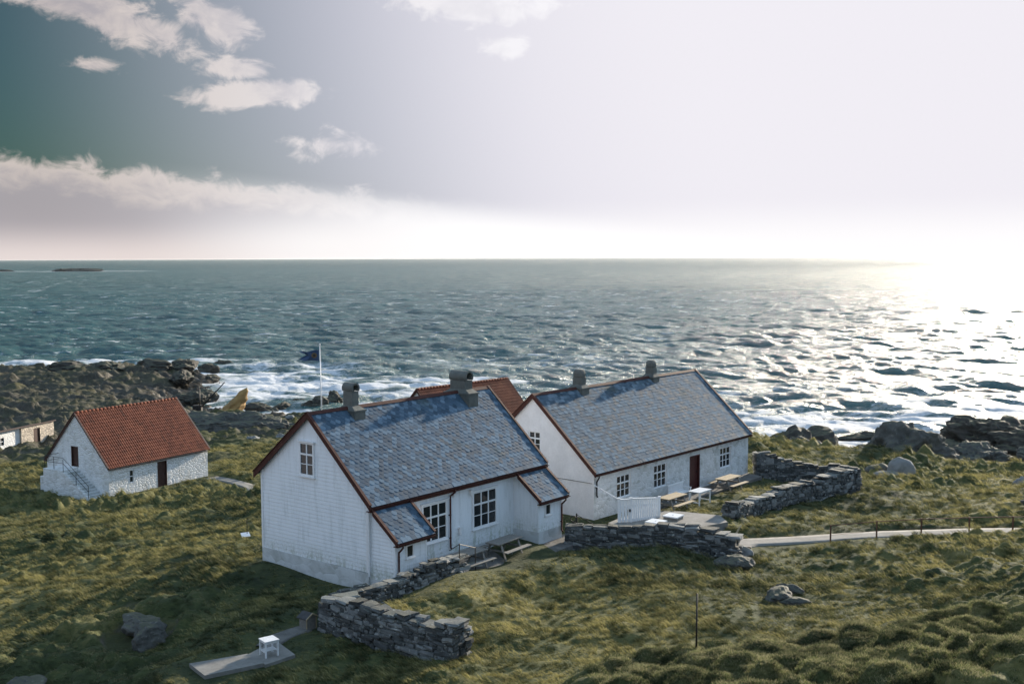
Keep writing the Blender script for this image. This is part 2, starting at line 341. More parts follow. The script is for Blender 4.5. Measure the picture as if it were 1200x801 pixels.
def stone_mat(name, a, b_, c_, lichen=(.42, .43, .40), lich=.35, island=True):
    m, g, b, o = new_mat(name); tc = g.n('ShaderNodeTexCoord').outputs['Object']; geo = g.n('ShaderNodeNewGeometry')
    n = g.noise(tc, 3.0, 6, .62); n2 = g.noise(tc, 18, 5, .65); n3 = g.noise(g.vm('ADD', tc, (9, 4, 2)), 5.5, 5, .7)
    r = geo.outputs['Random Per Island'] if island else g.noise(tc, .6, 3)
    f = g.m('ADD', g.m('MULTIPLY', r, .5), g.m('ADD', g.m('MULTIPLY', n, .35), g.m('MULTIPLY', n2, .25)))
    col = g.ramp(f, [(.25, a), (.55, b_), (.85, c_)])
    col = g.mix(g.m('MULTIPLY', g.smooth(n3, .58, .66), lich), col, (*lichen, 1))
    sp = g.n('ShaderNodeSeparateXYZ'); g.set(sp.inputs[0], geo.outputs['Normal'])
    mossy = g.m('MULTIPLY', g.smooth(g.m('ADD', sp.outputs[2], g.m('MULTIPLY', n, .9)), 1.15, 1.45), .5 if not island else .25)
    col = g.mix(mossy, col, (.07, .075, .028, 1))
    g.set(b.inputs['Base Color'], col); b.inputs['Roughness'].default_value = .85
    g.set(b.inputs['Normal'], g.bump(g.m('ADD', n2, n), .6, .03)); return m
M['drystone'] = stone_mat('dry_stone', (.024, .027, .028), (.070, .075, .076), (.24, .25, .25), lich=.6)
M['boulder'] = stone_mat('boulder_rock', (.028, .030, .028), (.065, .066, .060), (.14, .138, .12), island=False, lich=.25)
M['pale_boulder'] = stone_mat('pale_boulder', (.11, .12, .125), (.19, .20, .205), (.30, .31, .31), island=False, lich=.3)
M['wet_rock'] = stone_mat('wet_rock', (.018, .018, .016), (.038, .036, .030), (.085, .078, .06), (.12, .10, .05), .2, island=False)
M['ochre_rock'] = stone_mat('ochre_rock', (.09, .055, .025), (.30, .18, .06), (.55, .38, .15), (.10, .09, .06), .5, island=False)

def turf_colour(g, pos):
    n1 = g.noise(pos, .16, 5, .6); n2 = g.noise(pos, 1.1, 5, .65); n3 = g.noise(g.mapping(pos, (1, 2.2, 1), (0, 0, .5)), 3.5, 5, .7)
    f = g.m('ADD', g.m('MULTIPLY', n1, .42), g.m('ADD', g.m('MULTIPLY', n2, .34), g.m('MULTIPLY', n3, .24)))
    n0 = g.noise(pos, .045, 4, .6)
    f = g.m('SUBTRACT', f, g.m('MULTIPLY', g.smooth(n0, .54, .44), .085))
    return f, n1, n2, n3
def ground_mat():
    m, g, b, o = new_mat('moorland_ground'); geo = g.n('ShaderNodeNewGeometry'); pos = geo.outputs['Position']
    f, n1, n2, n3 = turf_colour(g, pos)
    turf = g.ramp(f, [(.30, (.018, .028, .014)), (.45, (.055, .068, .024)), (.56, (.14, .13, .048)), (.68, (.30, .25, .12))])
    at = g.n('ShaderNodeAttribute', attribute_name='rock'); at2 = g.n('ShaderNodeAttribute', attribute_name='calm')
    at3 = g.n('ShaderNodeAttribute', attribute_name='wet')
    nr = g.noise(pos, .9, 7, .65); nf = g.noise(pos, 7, 5, .65)
    rockc = g.ramp(g.m('ADD', g.m('MULTIPLY', nr, .6), g.m('MULTIPLY', nf, .4)), [(.32, (.030, .028, .022)), (.5, (.085, .078, .060)), (.62, (.15, .135, .10)), (.8, (.26, .24, .19))])
    sp = g.n('ShaderNodeSeparateXYZ'); g.set(sp.inputs[0], geo.outputs['Normal'])
    mossf = g.smooth(g.m('ADD', sp.outputs[2], g.m('MULTIPLY', n1, .5)), .98, 1.22)
    rockc = g.mix(g.m('MULTIPLY', mossf, g.m('SUBTRACT', 1.0, at3.outputs['Fac'])), rockc, g.mix(.45, turf, (.05, .046, .02, 1)))
    rockc = g.mix(at3.outputs['Fac'], rockc, g.mix(.25, rockc, (.012, .012, .011, 1), 'MULTIPLY') if False else g.vm('MULTIPLY', rockc, (.40, .37, .33)))
    rf = g.smooth(g.m('ADD', at.outputs['Fac'], g.m('MULTIPLY', g.m('SUBTRACT', nf, .5), .6)), .3, .6)
    col = g.mix(rf, turf, rockc)
    lawn = g.mix(g.smooth(n2, .4, .6), (.030, .040, .016, 1), (.060, .068, .026, 1))
    col = g.mix(g.m('MULTIPLY', at2.outputs['Fac'], .6), col, lawn)
    g.set(b.inputs['Base Color'], col); b.inputs['Roughness'].default_value = .9
    g.set(b.inputs['Roughness'], g.m('SUBTRACT', .92, g.m('MULTIPLY', at3.outputs['Fac'], .45)))
    b.inputs['Specular IOR Level'].default_value = .25
    g.set(b.inputs['Normal'], g.bump(g.m('ADD', n3, g.m('MULTIPLY', nf, .7)), .9, .12)); return m
M['ground'] = ground_mat()

def blade_mat(name, lo, hi, tip):
    m = bpy.data.materials.new(name); m.use_nodes = True; nt = m.node_tree; nt.nodes.clear(); g = NG(nt)
    out = g.n('ShaderNodeOutputMaterial'); geo = g.n('ShaderNodeNewGeometry'); pos = geo.outputs['Position']
    f, n1, n2, n3 = turf_colour(g, pos)
    ob = g.n('ShaderNodeObjectInfo').outputs['Random']; r = geo.outputs['Random Per Island']
    at = g.n('ShaderNodeAttribute', attribute_name='tip').outputs['Fac']
    base = g.mix(g.smooth(g.m('ADD', f, g.m('MULTIPLY', g.m('SUBTRACT', ob, .5), .2)), .40, .58), (*lo, 1), (*hi, 1))
    col = g.mix(g.m('MULTIPLY', at, g.m('MULTIPLY', r, .8)), base, (*tip, 1))
    col = g.mix(g.m('MULTIPLY', g.smooth(n2, .56, .42), .7), col, (.012, .026, .013, 1))
    d = g.n('ShaderNodeBsdfDiffuse'); t = g.n('ShaderNodeBsdfTranslucent'); g.set(d.inputs[0], col); g.set(t.inputs[0], col)
    mx = g.n('ShaderNodeMixShader'); mx.inputs[0].default_value = .45
    nt.links.new(d.outputs[0], mx.inputs[1]); nt.links.new(t.outputs[0], mx.inputs[2]); nt.links.new(mx.outputs[0], out.inputs[0]); return m
M['blade'] = blade_mat('grass_blades', (.048, .070, .024), (.25, .235, .080), (.78, .66, .36))
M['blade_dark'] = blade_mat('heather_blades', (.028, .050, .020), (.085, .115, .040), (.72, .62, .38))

def sea_mat():
    m, g, b, o = new_mat('sea_water'); pos = g.n('ShaderNodeNewGeometry').outputs['Position']
    fo = g.n('ShaderNodeAttribute', attribute_name='foam').outputs['Fac']
    dist = g.vm('LENGTH', pos); far = g.smooth(dist, 150, 1500)
    pw = g.mapping(pos, (.55, 1, 1))
    n4 = g.noise(g.mapping(pos, (.35, 1, 1)), .022, 6, .7)
    n1 = g.noise(pw, 1.5, 7, .70); n2 = g.noise(pw, .35, 5, .62); n3 = g.noise(g.mapping(pos, (.45, 1, 1)), .09, 7, .7)
    nfo = g.noise(g.mapping(pos, (.6, 1, 1)), 1.3, 8, .72, .6); nfo2 = g.noise(g.mapping(pos, (.35, 1, 1)), .10, 6, .65, .5)
    lace = g.m('ADD', g.m('MULTIPLY', nfo, .75), g.m('MULTIPLY', nfo2, .45))
    fm = g.smooth(g.m('ADD', fo, g.m('MULTIPLY', g.m('SUBTRACT', lace, .6), 1.3)), .30, .62)
    wc = g.smooth(g.noise(g.mapping(pos, (.06, .17, 1)), 1.0, 8, .76), .575, .635)      # distant white horses
    fm = g.m('MAXIMUM', fm, g.m('MULTIPLY', g.m('MULTIPLY', wc, .75), g.smooth(dist, 120, 300)))
    deep = g.mix(g.smooth(n3, .35, .65), (.014, .072, .075, 1), (.038, .125, .122, 1))
    shallow = g.mix(g.smooth(fo, .05, .5), deep, (.05, .13, .13, 1))
    col = g.mix(fm, shallow, (.70, .72, .74, 1))
    g.set(b.inputs['Base Color'], col); b.inputs['IOR'].default_value = 1.33
    g.set(b.inputs['Roughness'], g.m('ADD', g.m('ADD', .22, g.m('MULTIPLY', far, .12)), g.m('MULTIPLY', fm, .6), clamp=True))
    bn = g.bump(n1, 1.0, .62); bn2 = g.bump(n2, .8, .9, bn); bn3 = g.bump(g.m('MULTIPLY', n3, far), 1.0, 7, bn2)
    bn4 = g.bump(g.m('MULTIPLY', n4, g.smooth(dist, 1200, 4000)), 1.0, 28, bn3)
    g.set(b.inputs['Normal'], bn4); return m
M['sea'] = sea_mat()

# ------------------------------------------------------------------ mesh helpers
class MB:
    def __init__(s): s.v = []; s.f = []
    def add(s, vs, fs):
        o = len(s.v); s.v += [tuple(map(float, p)) for p in vs]; s.f += [tuple(i+o for i in f) for f in fs]
    def box(s, x0, x1, y0, y1, z0, z1, mat=None):
        vs = [(x, y, z) for x in (x0, x1) for y in (y0, y1) for z in (z0, z1)]
        if mat is not None: vs = [tuple(mat @ Vector(p)) for p in vs]
        s.add(vs, [(0, 1, 3, 2), (4, 6, 7, 5), (0, 4, 5, 1), (2, 3, 7, 6), (0, 2, 6, 4), (1, 5, 7, 3)])
    def beam(s, p, q, w, h, up=(0, 0, 1)):
        p = Vector(p); q = Vector(q); d = q-p; L = d.length; d.normalize(); u = Vector(up); x = d.cross(u)
        if x.length < 1e-4: x = d.cross(Vector((1, 0, 0)))
        x.normalize(); u = x.cross(d)
        vs = [p+x*a*w/2+u*b*h/2+d*c for a in (-1, 1) for b in (-1, 1) for c in (0, L)]
        s.add(vs, [(0, 1, 3, 2), (4, 6, 7, 5), (0, 4, 5, 1), (2, 3, 7, 6), (0, 2, 6, 4), (1, 5, 7, 3)])
    def tube(s, pts, r, n=8, r2=None):
        pts = [Vector(p) for p in pts]; k = len(pts); rings = []
        for i, p in enumerate(pts):
            d = (pts[min(i+1, k-1)]-pts[max(i-1, 0)]).normalized(); a = d.cross(Vector((0, 0, 1)))
            if a.length < 1e-3: a = d.cross(Vector((1, 0, 0)))
            a.normalize(); b = d.cross(a); rr = r if r2 is None else r+(r2-r)*i/(k-1)
            rings.append([p+(a*math.cos(2*PI*j/n)+b*math.sin(2*PI*j/n))*rr for j in range(n)])
        vs = [q for ring in rings for q in ring]; fs = []
        for i in range(k-1):
            for j in range(n): fs.append((i*n+j, i*n+(j+1) % n, (i+1)*n+(j+1) % n, (i+1)*n+j))
        fs.append(tuple(range(n))[::-1]); fs.append(tuple((k-1)*n+j for j in range(n))); s.add(vs, fs)
    def prism(s, poly, d):
        """poly: list of 3-D points, extruded by the vector d"""
        n = len(poly); d = Vector(d); vs = [Vector(p) for p in poly]+[Vector(p)+d for p in poly]
        s.add(vs, [tuple(range(n))[::-1], tuple(range(n, 2*n))]+[(i, (i+1) % n, n+(i+1) % n, n+i) for i in range(n)])
    def grid(s, P):
        h, w = len(P), len(P[0]); s.add([p for r in P for p in r], [(i*w+j, i*w+j+1, (i+1)*w+j+1, (i+1)*w+j) for i in range(h-1) for j in range(w-1)])
    def obj(s, name, mat, parent=None, smooth=False, loc=None, rotz=0):
        me = bpy.data.meshes.new(name); me.from_pydata(s.v, [], s.f); me.validate(); me.update()
        if smooth: me.polygons.foreach_set('use_smooth', [True]*len(me.polygons))
        me.materials.append(M[mat] if isinstance(mat, str) else mat)
        o = bpy.data.objects.new(name, me); C.objects.link(o)
        if parent is not None: o.parent = parent
        if loc is not None: o.location = loc
        if rotz: o.rotation_euler = (0, 0, rotz)
        return o
def tag(o, label, cat, group=None):
    o['label'] = label; o['category'] = cat
    if group: o['group'] = group
    return o
def thing(name, label, cat, loc, rotz=0, group=None):
    o = bpy.data.objects.new(name, None); C.objects.link(o); o.location = loc; o.rotation_euler = (0, 0, rotz); o.empty_display_size = .3
    return tag(o, label, cat, group)
def dup(root, loc, rotz, label=None, group=None):
    r = root.copy(); C.objects.link(r); r.location = loc; r.rotation_euler = (0, 0, rotz)
    if label: r['label'] = label
    if group: r['group'] = group
    for ch in list(root.children):
        c = ch.copy(); C.objects.link(c); c.parent = r
        for gch in list(ch.children):
            d = gch.copy(); C.objects.link(d); d.parent = c
    return r

def np_mesh(name, X, Y, Z, mat, attrs=None, smooth=True):
    h, w = X.shape; co_ = np.stack([X, Y, Z], -1).reshape(-1, 3).astype(np.float32)
    idx = np.arange(h*w).reshape(h, w); q = np.stack([idx[:-1, :-1], idx[:-1, 1:], idx[1:, 1:], idx[1:, :-1]], -1).reshape(-1, 4)
    q = q[:, ::-1]
    me = bpy.data.meshes.new(name); me.vertices.add(h*w); me.vertices.foreach_set('co', co_.ravel())
    me.loops.add(q.size); me.loops.foreach_set('vertex_index', q.ravel().astype(np.int32))
    me.polygons.add(len(q)); me.polygons.foreach_set('loop_start', np.arange(0, q.size, 4, dtype=np.int32))
    me.polygons.foreach_set('loop_total', np.full(len(q), 4, dtype=np.int32))
    me.polygons.foreach_set('use_smooth', np.full(len(q), smooth)); me.update()
    for k, v in (attrs or {}).items():
        a = me.attributes.new(k, 'FLOAT', 'POINT'); a.data.foreach_set('value', v.ravel().astype(np.float32))
    me.materials.append(M[mat]); o = bpy.data.objects.new(name, me); C.objects.link(o); o['kind'] = 'structure'; return o

# ------------------------------------------------------------------ ground and sea
def polar(a0, a1, na, r0, r1, k):
    n = int(math.log(r1/r0)/k)+1; r = r0*np.exp(np.linspace(0, math.log(r1/r0), n)); a = np.radians(np.linspace(a0, a1, na))
    R, A = np.meshgrid(r, a, indexing='ij'); return R*np.sin(A), R*np.cos(A), R
def make_ground():
    X, Y, R = polar(-48, 44, 860, 12, 300, .0030)
    Z, rm, cm, tus = ground(X, Y)
    bare = sstep(160, 176, Y+40*sstep(-36, -52, X)*sstep(105, 125, Y)+10*fbm(X/14, Y/14, 2))*sstep(20, -5, X)
    rm = np.maximum(rm, bare*.9)
    wet = np.maximum(bare*(.45+.5*fbm(X/7, Y/4, 3)), 0)+sstep(SEA+2.0, SEA+.5, Z+.5*fbm(X/3, Y/3, 2))*sstep(-6.5, -8, base_h(X, Y))
    np_mesh('ground', X, Y, Z, 'ground', dict(rock=rm, calm=cm, wet=wet))
make_ground()

def ocean_tile(N, L, wind, wdir, seed, lmin):
    r = np.random.default_rng(seed); k1 = 2*PI*np.fft.fftfreq(N, L/N); KX, KY = np.meshgrid(k1, k1, indexing='ij')
    k = np.hypot(KX, KY); k[0, 0] = 1; Lw = wind*wind/9.81
    cosf = (KX*math.cos(wdir)+KY*math.sin(wdir))/k
    P = np.exp(-1/(k*Lw)**2)/k**4*(cosf**2)**1.6*np.exp(-(k*lmin)**2); P[cosf < 0] *= .15; P[0, 0] = 0
    h = np.sqrt(P)*(r.normal(size=(N, N))+1j*r.normal(size=(N, N)))
    H = np.real(np.fft.ifft2(h)); sc = 1/H.std(); H = H*sc
    DX = np.real(np.fft.ifft2(-1j*KX/k*h))*sc; DY = np.real(np.fft.ifft2(-1j*KY/k*h))*sc
    d = L/N; J = (1-0)*0
    jx = np.gradient(DX, d, axis=0); jy = np.gradient(DY, d, axis=1); jxy = np.gradient(DX, d, axis=1)
    return H, DX, DY, jx, jy, jxy
def samp(T, L, x, y):
    N = T.shape[0]; u = (x/L*N) % N; v = (y/L*N) % N; i = np.floor(u).astype(int) % N; j = np.floor(v).astype(int) % N; a = u-np.floor(u); b = v-np.floor(v)
    i1 = (i+1) % N; j1 = (j+1) % N
    return T[i, j]*(1-a)*(1-b)+T[i1, j]*a*(1-b)+T[i, j1]*(1-a)*b+T[i1, j1]*a*b
def make_sea():
    X, Y, R = polar(-50, 50, 760, 85, 3000, .0028)
    WD = math.radians(-100)
    Z = np.zeros_like(X); DXs = np.zeros_like(X); DYs = np.zeros_like(X); JX = np.zeros_like(X); JY = np.zeros_like(X); JXY = np.zeros_like(X)
    for (L, wind, amp, seed, rot, lmin, f0, f1) in ((431., 10.0, .30, 3, 0.0, .5, 900, 2600), (137., 5.5, .26, 5, .45, .22, 500, 1600), (53., 4.0, .18, 9, -.6, .08, 300, 800)):
        H, DX, DY, jx, jy, jxy = ocean_tile(512, L, wind, WD, seed, lmin)
        c, s = math.cos(rot), math.sin(rot); x = X*c+Y*s; y = -X*s+Y*c; fade = amp*(1-sstep(f0, f1, R))
        Z += fade*samp(H, L, x, y); dx = samp(DX, L, x, y); dy = samp(DY, L, x, y)
        DXs += fade*(dx*c-dy*s); DYs += fade*(dx*s+dy*c)
        JX += amp*samp(jx, L, x, y); JY += amp*samp(jy, L, x, y); JXY += amp*samp(jxy, L, x, y)
    chop = 1.25
    jac = (1+chop*JX)*(1+chop*JY)-(chop*JXY)**2
    crest = sstep(.50, .05, jac)
    b = base_h(X, Y)
    near = sstep(-13.2, -10.6, b)
    surf = near*(.52+.9*fbm(X/14, Y/9, 4)+.30*crest)
    blobs = np.zeros_like(X)
    for (cx, cy, sx, sy, w) in ((-42, 203, 18, 34, .95), (-95, 245, 45, 12, .8), (-140, 252, 40, 12, .6), (-55, 240, 20, 14, .6), (-18, 195, 36, 22, .72), (20, 180, 34, 24, .58), (44, 152, 28, 18, .78), (38, 137, 12, 14, .85), (75, 165, 30, 20, .6), (0, 245, 60, 30, .42), (55, 190, 34, 20, .42), (-30, 270, 40, 16, .35)):
        blobs = np.maximum(blobs, w*np.exp(-((X-cx)/sx)**2-((Y-cy)/sy)**2))
    foam = np.maximum(surf, blobs*(.8+.75*fbm(X/11, Y/4.5, 4)+.25*crest))+.55*crest
    # lifted breakers over the shoals
    Z = Z*(1-.45*near)
    Z += SEA+.1
    foam *= (1-.6*sstep(500, 1500, R))
    for (cx, cy, sx, sy) in ((-842, 2150, 90, 40), (-1010, 2180, 70, 35), (-740, 2150, 60, 20)):
        foam = np.maximum(foam, 1.1*np.exp(-((X-cx)/sx)**2-((Y-cy)/sy)**2))
    cf = 1-.6*near
    np_mesh('sea', X+chop*DXs*cf, Y+chop*DYs*cf, Z, 'sea', dict(foam=np.clip(foam, 0, 1.2)))
    # the open sea out to the horizon, set just under the near sheet
    X2, Y2, R2 = polar(-50, 50, 60, 2950, 60000, .08)
    np_mesh('sea', X2, Y2, np.full_like(X2, SEA)-.15-R2*R2/(2*6.4e6)*.0, 'sea', dict(foam=np.zeros_like(X2)))
make_sea()
def make_haze():
    m = bpy.data.materials.new('sea_haze'); m.use_nodes = True; nt = m.node_tree; nt.nodes.clear(); g = NG(nt)
    o = g.n('ShaderNodeOutputMaterial'); v = g.n('ShaderNodeVolumePrincipled'); v.inputs['Density'].default_value = 1.1e-5
    v.inputs['Color'].default_value = (.92, .93, .95, 1); v.inputs['Anisotropy'].default_value = .55; nt.links.new(v.outputs[0], o.inputs['Volume'])
    mb = MB(); mb.box(-60000, 60000, -500, 62000, -30, 15.5); h = mb.obj('haze', m); h['kind'] = 'stuff'
make_haze()

# ------------------------------------------------------------------ house parts
def wall_panel(mb, mapf, ext, z0, z1, holes=(), board=0.0, proud=.022, cuts=()):
    """strips of wall; mapf(u, z, d) -> local point; ext(z) -> (u0, u1); holes (u0,u1,z0,z1)"""
    zs = {z0, z1}; zs |= set(c for c in cuts if z0 < c < z1)
    if board:
        z = z0
        while z < z1: zs.add(round(z, 4)); z += board
    for h in holes:
        zs |= {h[2], h[3]}
    zs = sorted(z for z in zs if z0-1e-6 <= z <= z1+1e-6)
    for a, b in zip(zs[:-1], zs[1:]):
        if b-a < 1e-4: continue
        if board:
            ka = ((a-z0) % board)/board; ka = 0 if ka > .999 else ka; kb = ka+(b-a)/board; da = proud*(1-ka); db = proud*(1-kb)
        else: da = db = 0
        (l0, r0), (l1, r1) = ext(a), ext(b); hs = sorted(h for h in holes if h[2] <= a+1e-5 and h[3] >= b-1e-5)
        segs = []; cur0, cur1 = l0, l1
        for h in hs: segs.append((cur0, cur1, h[0], h[0])); cur0 = cur1 = h[1]
        segs.append((cur0, cur1, r0, r1))
        for (p0, p1, q0, q1) in segs:
            if q0-p0 < 1e-4 and q1-p1 < 1e-4: continue
            mb.add([mapf(p0, a, da), mapf(q0, a, da), mapf(q1, b, db), mapf(p1, b, db)], [(0, 1, 2, 3)])
            if board and ka == 0 and a > z0: mb.add([mapf(p0, a, 0), mapf(q0, a, 0), mapf(q0, a, da), mapf(p0, a, da)], [(0, 1, 2, 3)])

def mbox(mb, mapf, u0, u1, z0, z1, d0, d1):
    vs = [mapf(u, z, d) for u in (u0, u1) for z in (z0, z1) for d in (d0, d1)]
    mb.add(vs, [(0, 1, 3, 2), (4, 6, 7, 5), (0, 4, 5, 1), (2, 3, 7, 6), (0, 2, 6, 4), (1, 5, 7, 3)])

def window(parent, mapf, u0, u1, z0, z1, cols, rows, d=0.0, trim=.09, crown=True, frame_mat='trim_white', depth=.05, reveal=None):
    mb = MB(); t = trim; f = d+depth
    mbox(mb, mapf, u0-t, u0, z0-t, z1+t, d-.01, f); mbox(mb, mapf, u1, u1+t, z0-t, z1+t, d-.01, f)
    mbox(mb, mapf, u0, u1, z1, z1+t, d-.01, f+.002); mbox(mb, mapf, u0, u1, z0-t, z0, d-.01, f+.002)
    if reveal:     # jambs back into a thick wall
        for (a, b_, c_, e) in ((u0-t-.004, u0-t, z0-t, z1+t), (u1+t, u1+t+.004, z0-t, z1+t), (u0-t, u1+t, z1+t, z1+t+.004), (u0-t, u1+t, z0-t-.004, z0-t)):
            mbox(mb, mapf, a, b_, c_, e, d-.02, 0.012)
    # mullions and transom
    for i in range(1, cols):
        u = u0+(u1-u0)*i/cols; mbox(mb, mapf, u-.03, u+.03, z0, z1, d-.008, f-.012)
    fr = [.0]+rows; zt = z1
    for i, r in enumerate(rows[:-1]):
        zt = z1-(z1-z0)*r; w = .038 if i == 0 else .016
        mbox(mb, mapf, u0, u1, zt-w, zt+w, d-.006, f-.006 if i == 0 else f-.02)
    w_ = mb.obj('window', frame_mat, parent)
    p = MB(); mbox(p, mapf, u0, u1, z0, z1, d-.03, d+.012); p.obj('pane', 'glass', w_)
    s = MB(); mbox(s, mapf, u0-t-.04, u1+t+.04, z0-t-.045, z0-t-.003, d-.01, f+.05); s.obj('sill', frame_mat, w_)
    if crown:
        s = MB(); mbox(s, mapf, u0-t-.06, u1+t+.06, z1+t+.003, z1+t+.05, d-.01, f+.06); s.obj('head_moulding', frame_mat, w_)
    return w_

def slates(mb, x0, x1, ye, ze, yr, zr, w, e, point=.45, lift=.02, jit=.006, xj=0):
    """one slope of overlapping slates from the eave (ye,ze) up to the ridge (yr,zr)"""
    E_ = Vector((0, ye, ze)); Rr = Vector((0, yr, zr)); U = Rr-E_; L = U.length; U.normalize(); X = Vector((1, 0, 0))
    Nn = X.cross(U); Nn = Nn if Nn.z > 0 else -Nn
    rows = int(L/e); e = L/rows
    mb.prism([(x0, ye, ze), (x1, ye, ze), (x1, yr, zr), (x0, yr, zr)], -Nn*.07)
    for i in range(rows):
        off = (w/2 if i % 2 else 0); n = int((x1-x0)/w)+2
        for j in range(-1, n):
            a = x0+off+j*w; b = a+w-.008
            ca, cb = max(a, x0), min(b, x1)
            if cb-ca < .03: continue
            v0 = i*e-.012; v1 = min((i+1.6)*e, L); li = lift+random.uniform(-jit, jit); l2 = .006; tl = random.uniform(-jit, jit)*.8
            m = (a+b)/2; pt = point*e
            prof = [(a, v0+pt), (a+.22*w, v0+pt*.35), (m-.08*w, v0), (m+.08*w, v0), (b-.22*w, v0+pt*.35), (b, v0+pt), (b, v1), (a, v1)]
            if i == 0: prof = [(a, v0-.02), (b, v0-.02), (b, v1), (a, v1)]
            prof = [(min(max(p, ca), cb), q) for p, q in prof]
            # remove doubles after clipping
            pr = []
            for p in prof:
                if not pr or abs(p[0]-pr[-1][0])+abs(p[1]-pr[-1][1]) > 1e-4: pr.append(p)
            def pos(p, q, dn=0):
                k = (q-v0)/(v1-v0); h = li*(1-k)+l2*k+tl*((p-m)/w)+dn
                return E_+X*p+U*q+Nn*h
            nv = len(pr); top = [pos(*p) for p in pr]; bot = [pos(p[0], p[1], -.009) for p in pr]
            fs = [tuple(range(nv))]+[(k, (k+1) % nv, nv+(k+1) % nv, nv+k) for k in range(nv-2)]
            mb.add(top+bot, fs)

def pantiles(mb, x0, x1, ye, ze, yr, zr, w=.215, e=.34):
    E_ = Vector((0, ye, ze)); U = Vector((0, yr-ye, zr-ze)); L = U.length; U.normalize(); X = Vector((1, 0, 0))
    Nn = X.cross(U); Nn = Nn if Nn.z > 0 else -Nn
    mb.prism([(x0, ye, ze), (x1, ye, ze), (x1, yr, zr), (x0, yr, zr)], -Nn*.06)
    rows = max(1, round(L/e)); e = L/rows; n = int((x1-x0)/w*8); 
    for i in range(rows):
        P = []
        for (v, h) in ((i*e-.03, .028), (i*e-.03, .055), ((i+1)*e, .028)):
            P.append([E_+X*(x0+(x1-x0)*j/n)+U*v+Nn*(h+.022*abs(math.sin(PI*(x0+(x1-x0)*j/n)/w))) for j in range(n+1)])
        mb.grid(P)

def roof(parent, x0, x1, front, ridge, back, kind, slate=(.3, .2, .45), mat='slate', name='roof'):
    """front/back = (y, z) of the eaves, ridge = (y, z)"""
    mb = MB()
    for (ye, ze) in (front, back):
        if kind == 'slate': slates(mb, x0, x1, ye, ze, ridge[0], ridge[1], *slate)
        else: pantiles(mb, x0, x1, ye, ze, ridge[0], ridge[1])
    r = mb.obj(name, mat, parent)
    rc = MB(); 
    if kind == 'slate':
        for s in (-1, 1):
            tgt = front if s < 0 else back; d = Vector((0, tgt[0]-ridge[0], tgt[1]-ridge[1])).normalized()
            n = Vector((0, -d.z*(1 if d.y > 0 else -1), abs(d.y)))
            rc.prism([Vector((x0-.02, ridge[0], ridge[1]+.045)), Vector((x1+.02, ridge[0], ridge[1]+.045)), Vector((x1+.02, ridge[0], ridge[1]+.045))+d*.17, Vector((x0-.02, ridge[0], ridge[1]+.045))+d*.17], n*.02)
        rc.obj('ridge_cap', 'brown_red', r)
    else:
        x = x0
        while x < x1-.05:
            rc.tube([(x, ridge[0], ridge[1]+.03), (min(x+.40, x1), ridge[0], ridge[1]+.03)], .10, 10, .115); x += .38
        rc.obj('ridge_tiles', 'clay', r, True)
    return r

def barge(parent, x, p, q, w=.24, th=.05, mat='brown_red'):
    """bargeboard in the plane x, from the eave p=(y,z) to the ridge q=(y,z)"""
    mb = MB(); P = Vector((x, p[0], p[1])); Q = Vector((x, q[0], q[1]))
    mb.prism([P+Vector((0, 0, .06)), Q+Vector((0, 0, .06)), Q+Vector((0, 0, .06-w)), P+Vector((0, 0, .06-w))], (th, 0, 0))
    # capping strip on top
    d = (Q-P).normalized(); up = Vector((0, -d.z, d.y)) if d.y > 0 else Vector((0, d.z, -d.y))
    if up.z < 0: up = -up
    mb.beam(P+Vector((th/2, 0, .062))+up*.012, Q+Vector((th/2, 0, .062))+up*.012, .13, .024, up)
    return mb.obj('bargeboard', mat, parent)

def gutter(parent, x0, x1, y, z, s=-1):
    mb = MB(); n = 8; P = []
    for x in (x0, x1):
        P.append([(x, y+s*.055+.055*math.cos(PI+PI*j/n), z+.055*math.sin(PI+PI*j/n)) for j in range(n+1)]+[(x, y+s*.055+.047*math.cos(PI+PI*j/n), z+.047*math.sin(PI+PI*j/n)) for j in range(n, -1, -1)])
    mb.grid(P); return mb.obj('gutter', 'brown_red', parent)

def downpipe(parent, x, y_eave, z_eave, y_wall, z_bot, mat='brown_red', r=.04):
    mb = MB(); mb.tube([(x, y_eave, z_eave), (x, y_eave, z_eave-.12), (x, (y_eave+y_wall)/2, z_eave-.24), (x, y_wall, z_eave-.34), (x, y_wall, z_eave-.5), (x, y_wall, z_bot+.12), (x, y_wall-.05, z_bot+.03)], r, 8)
    for z in np.arange(z_bot+.5, z_eave-.6, 1.0): mb.box(x-.06, x+.06, y_wall-.01, y_wall+.07, z, z+.03)
    return mb.obj('downpipe', mat, parent, True)

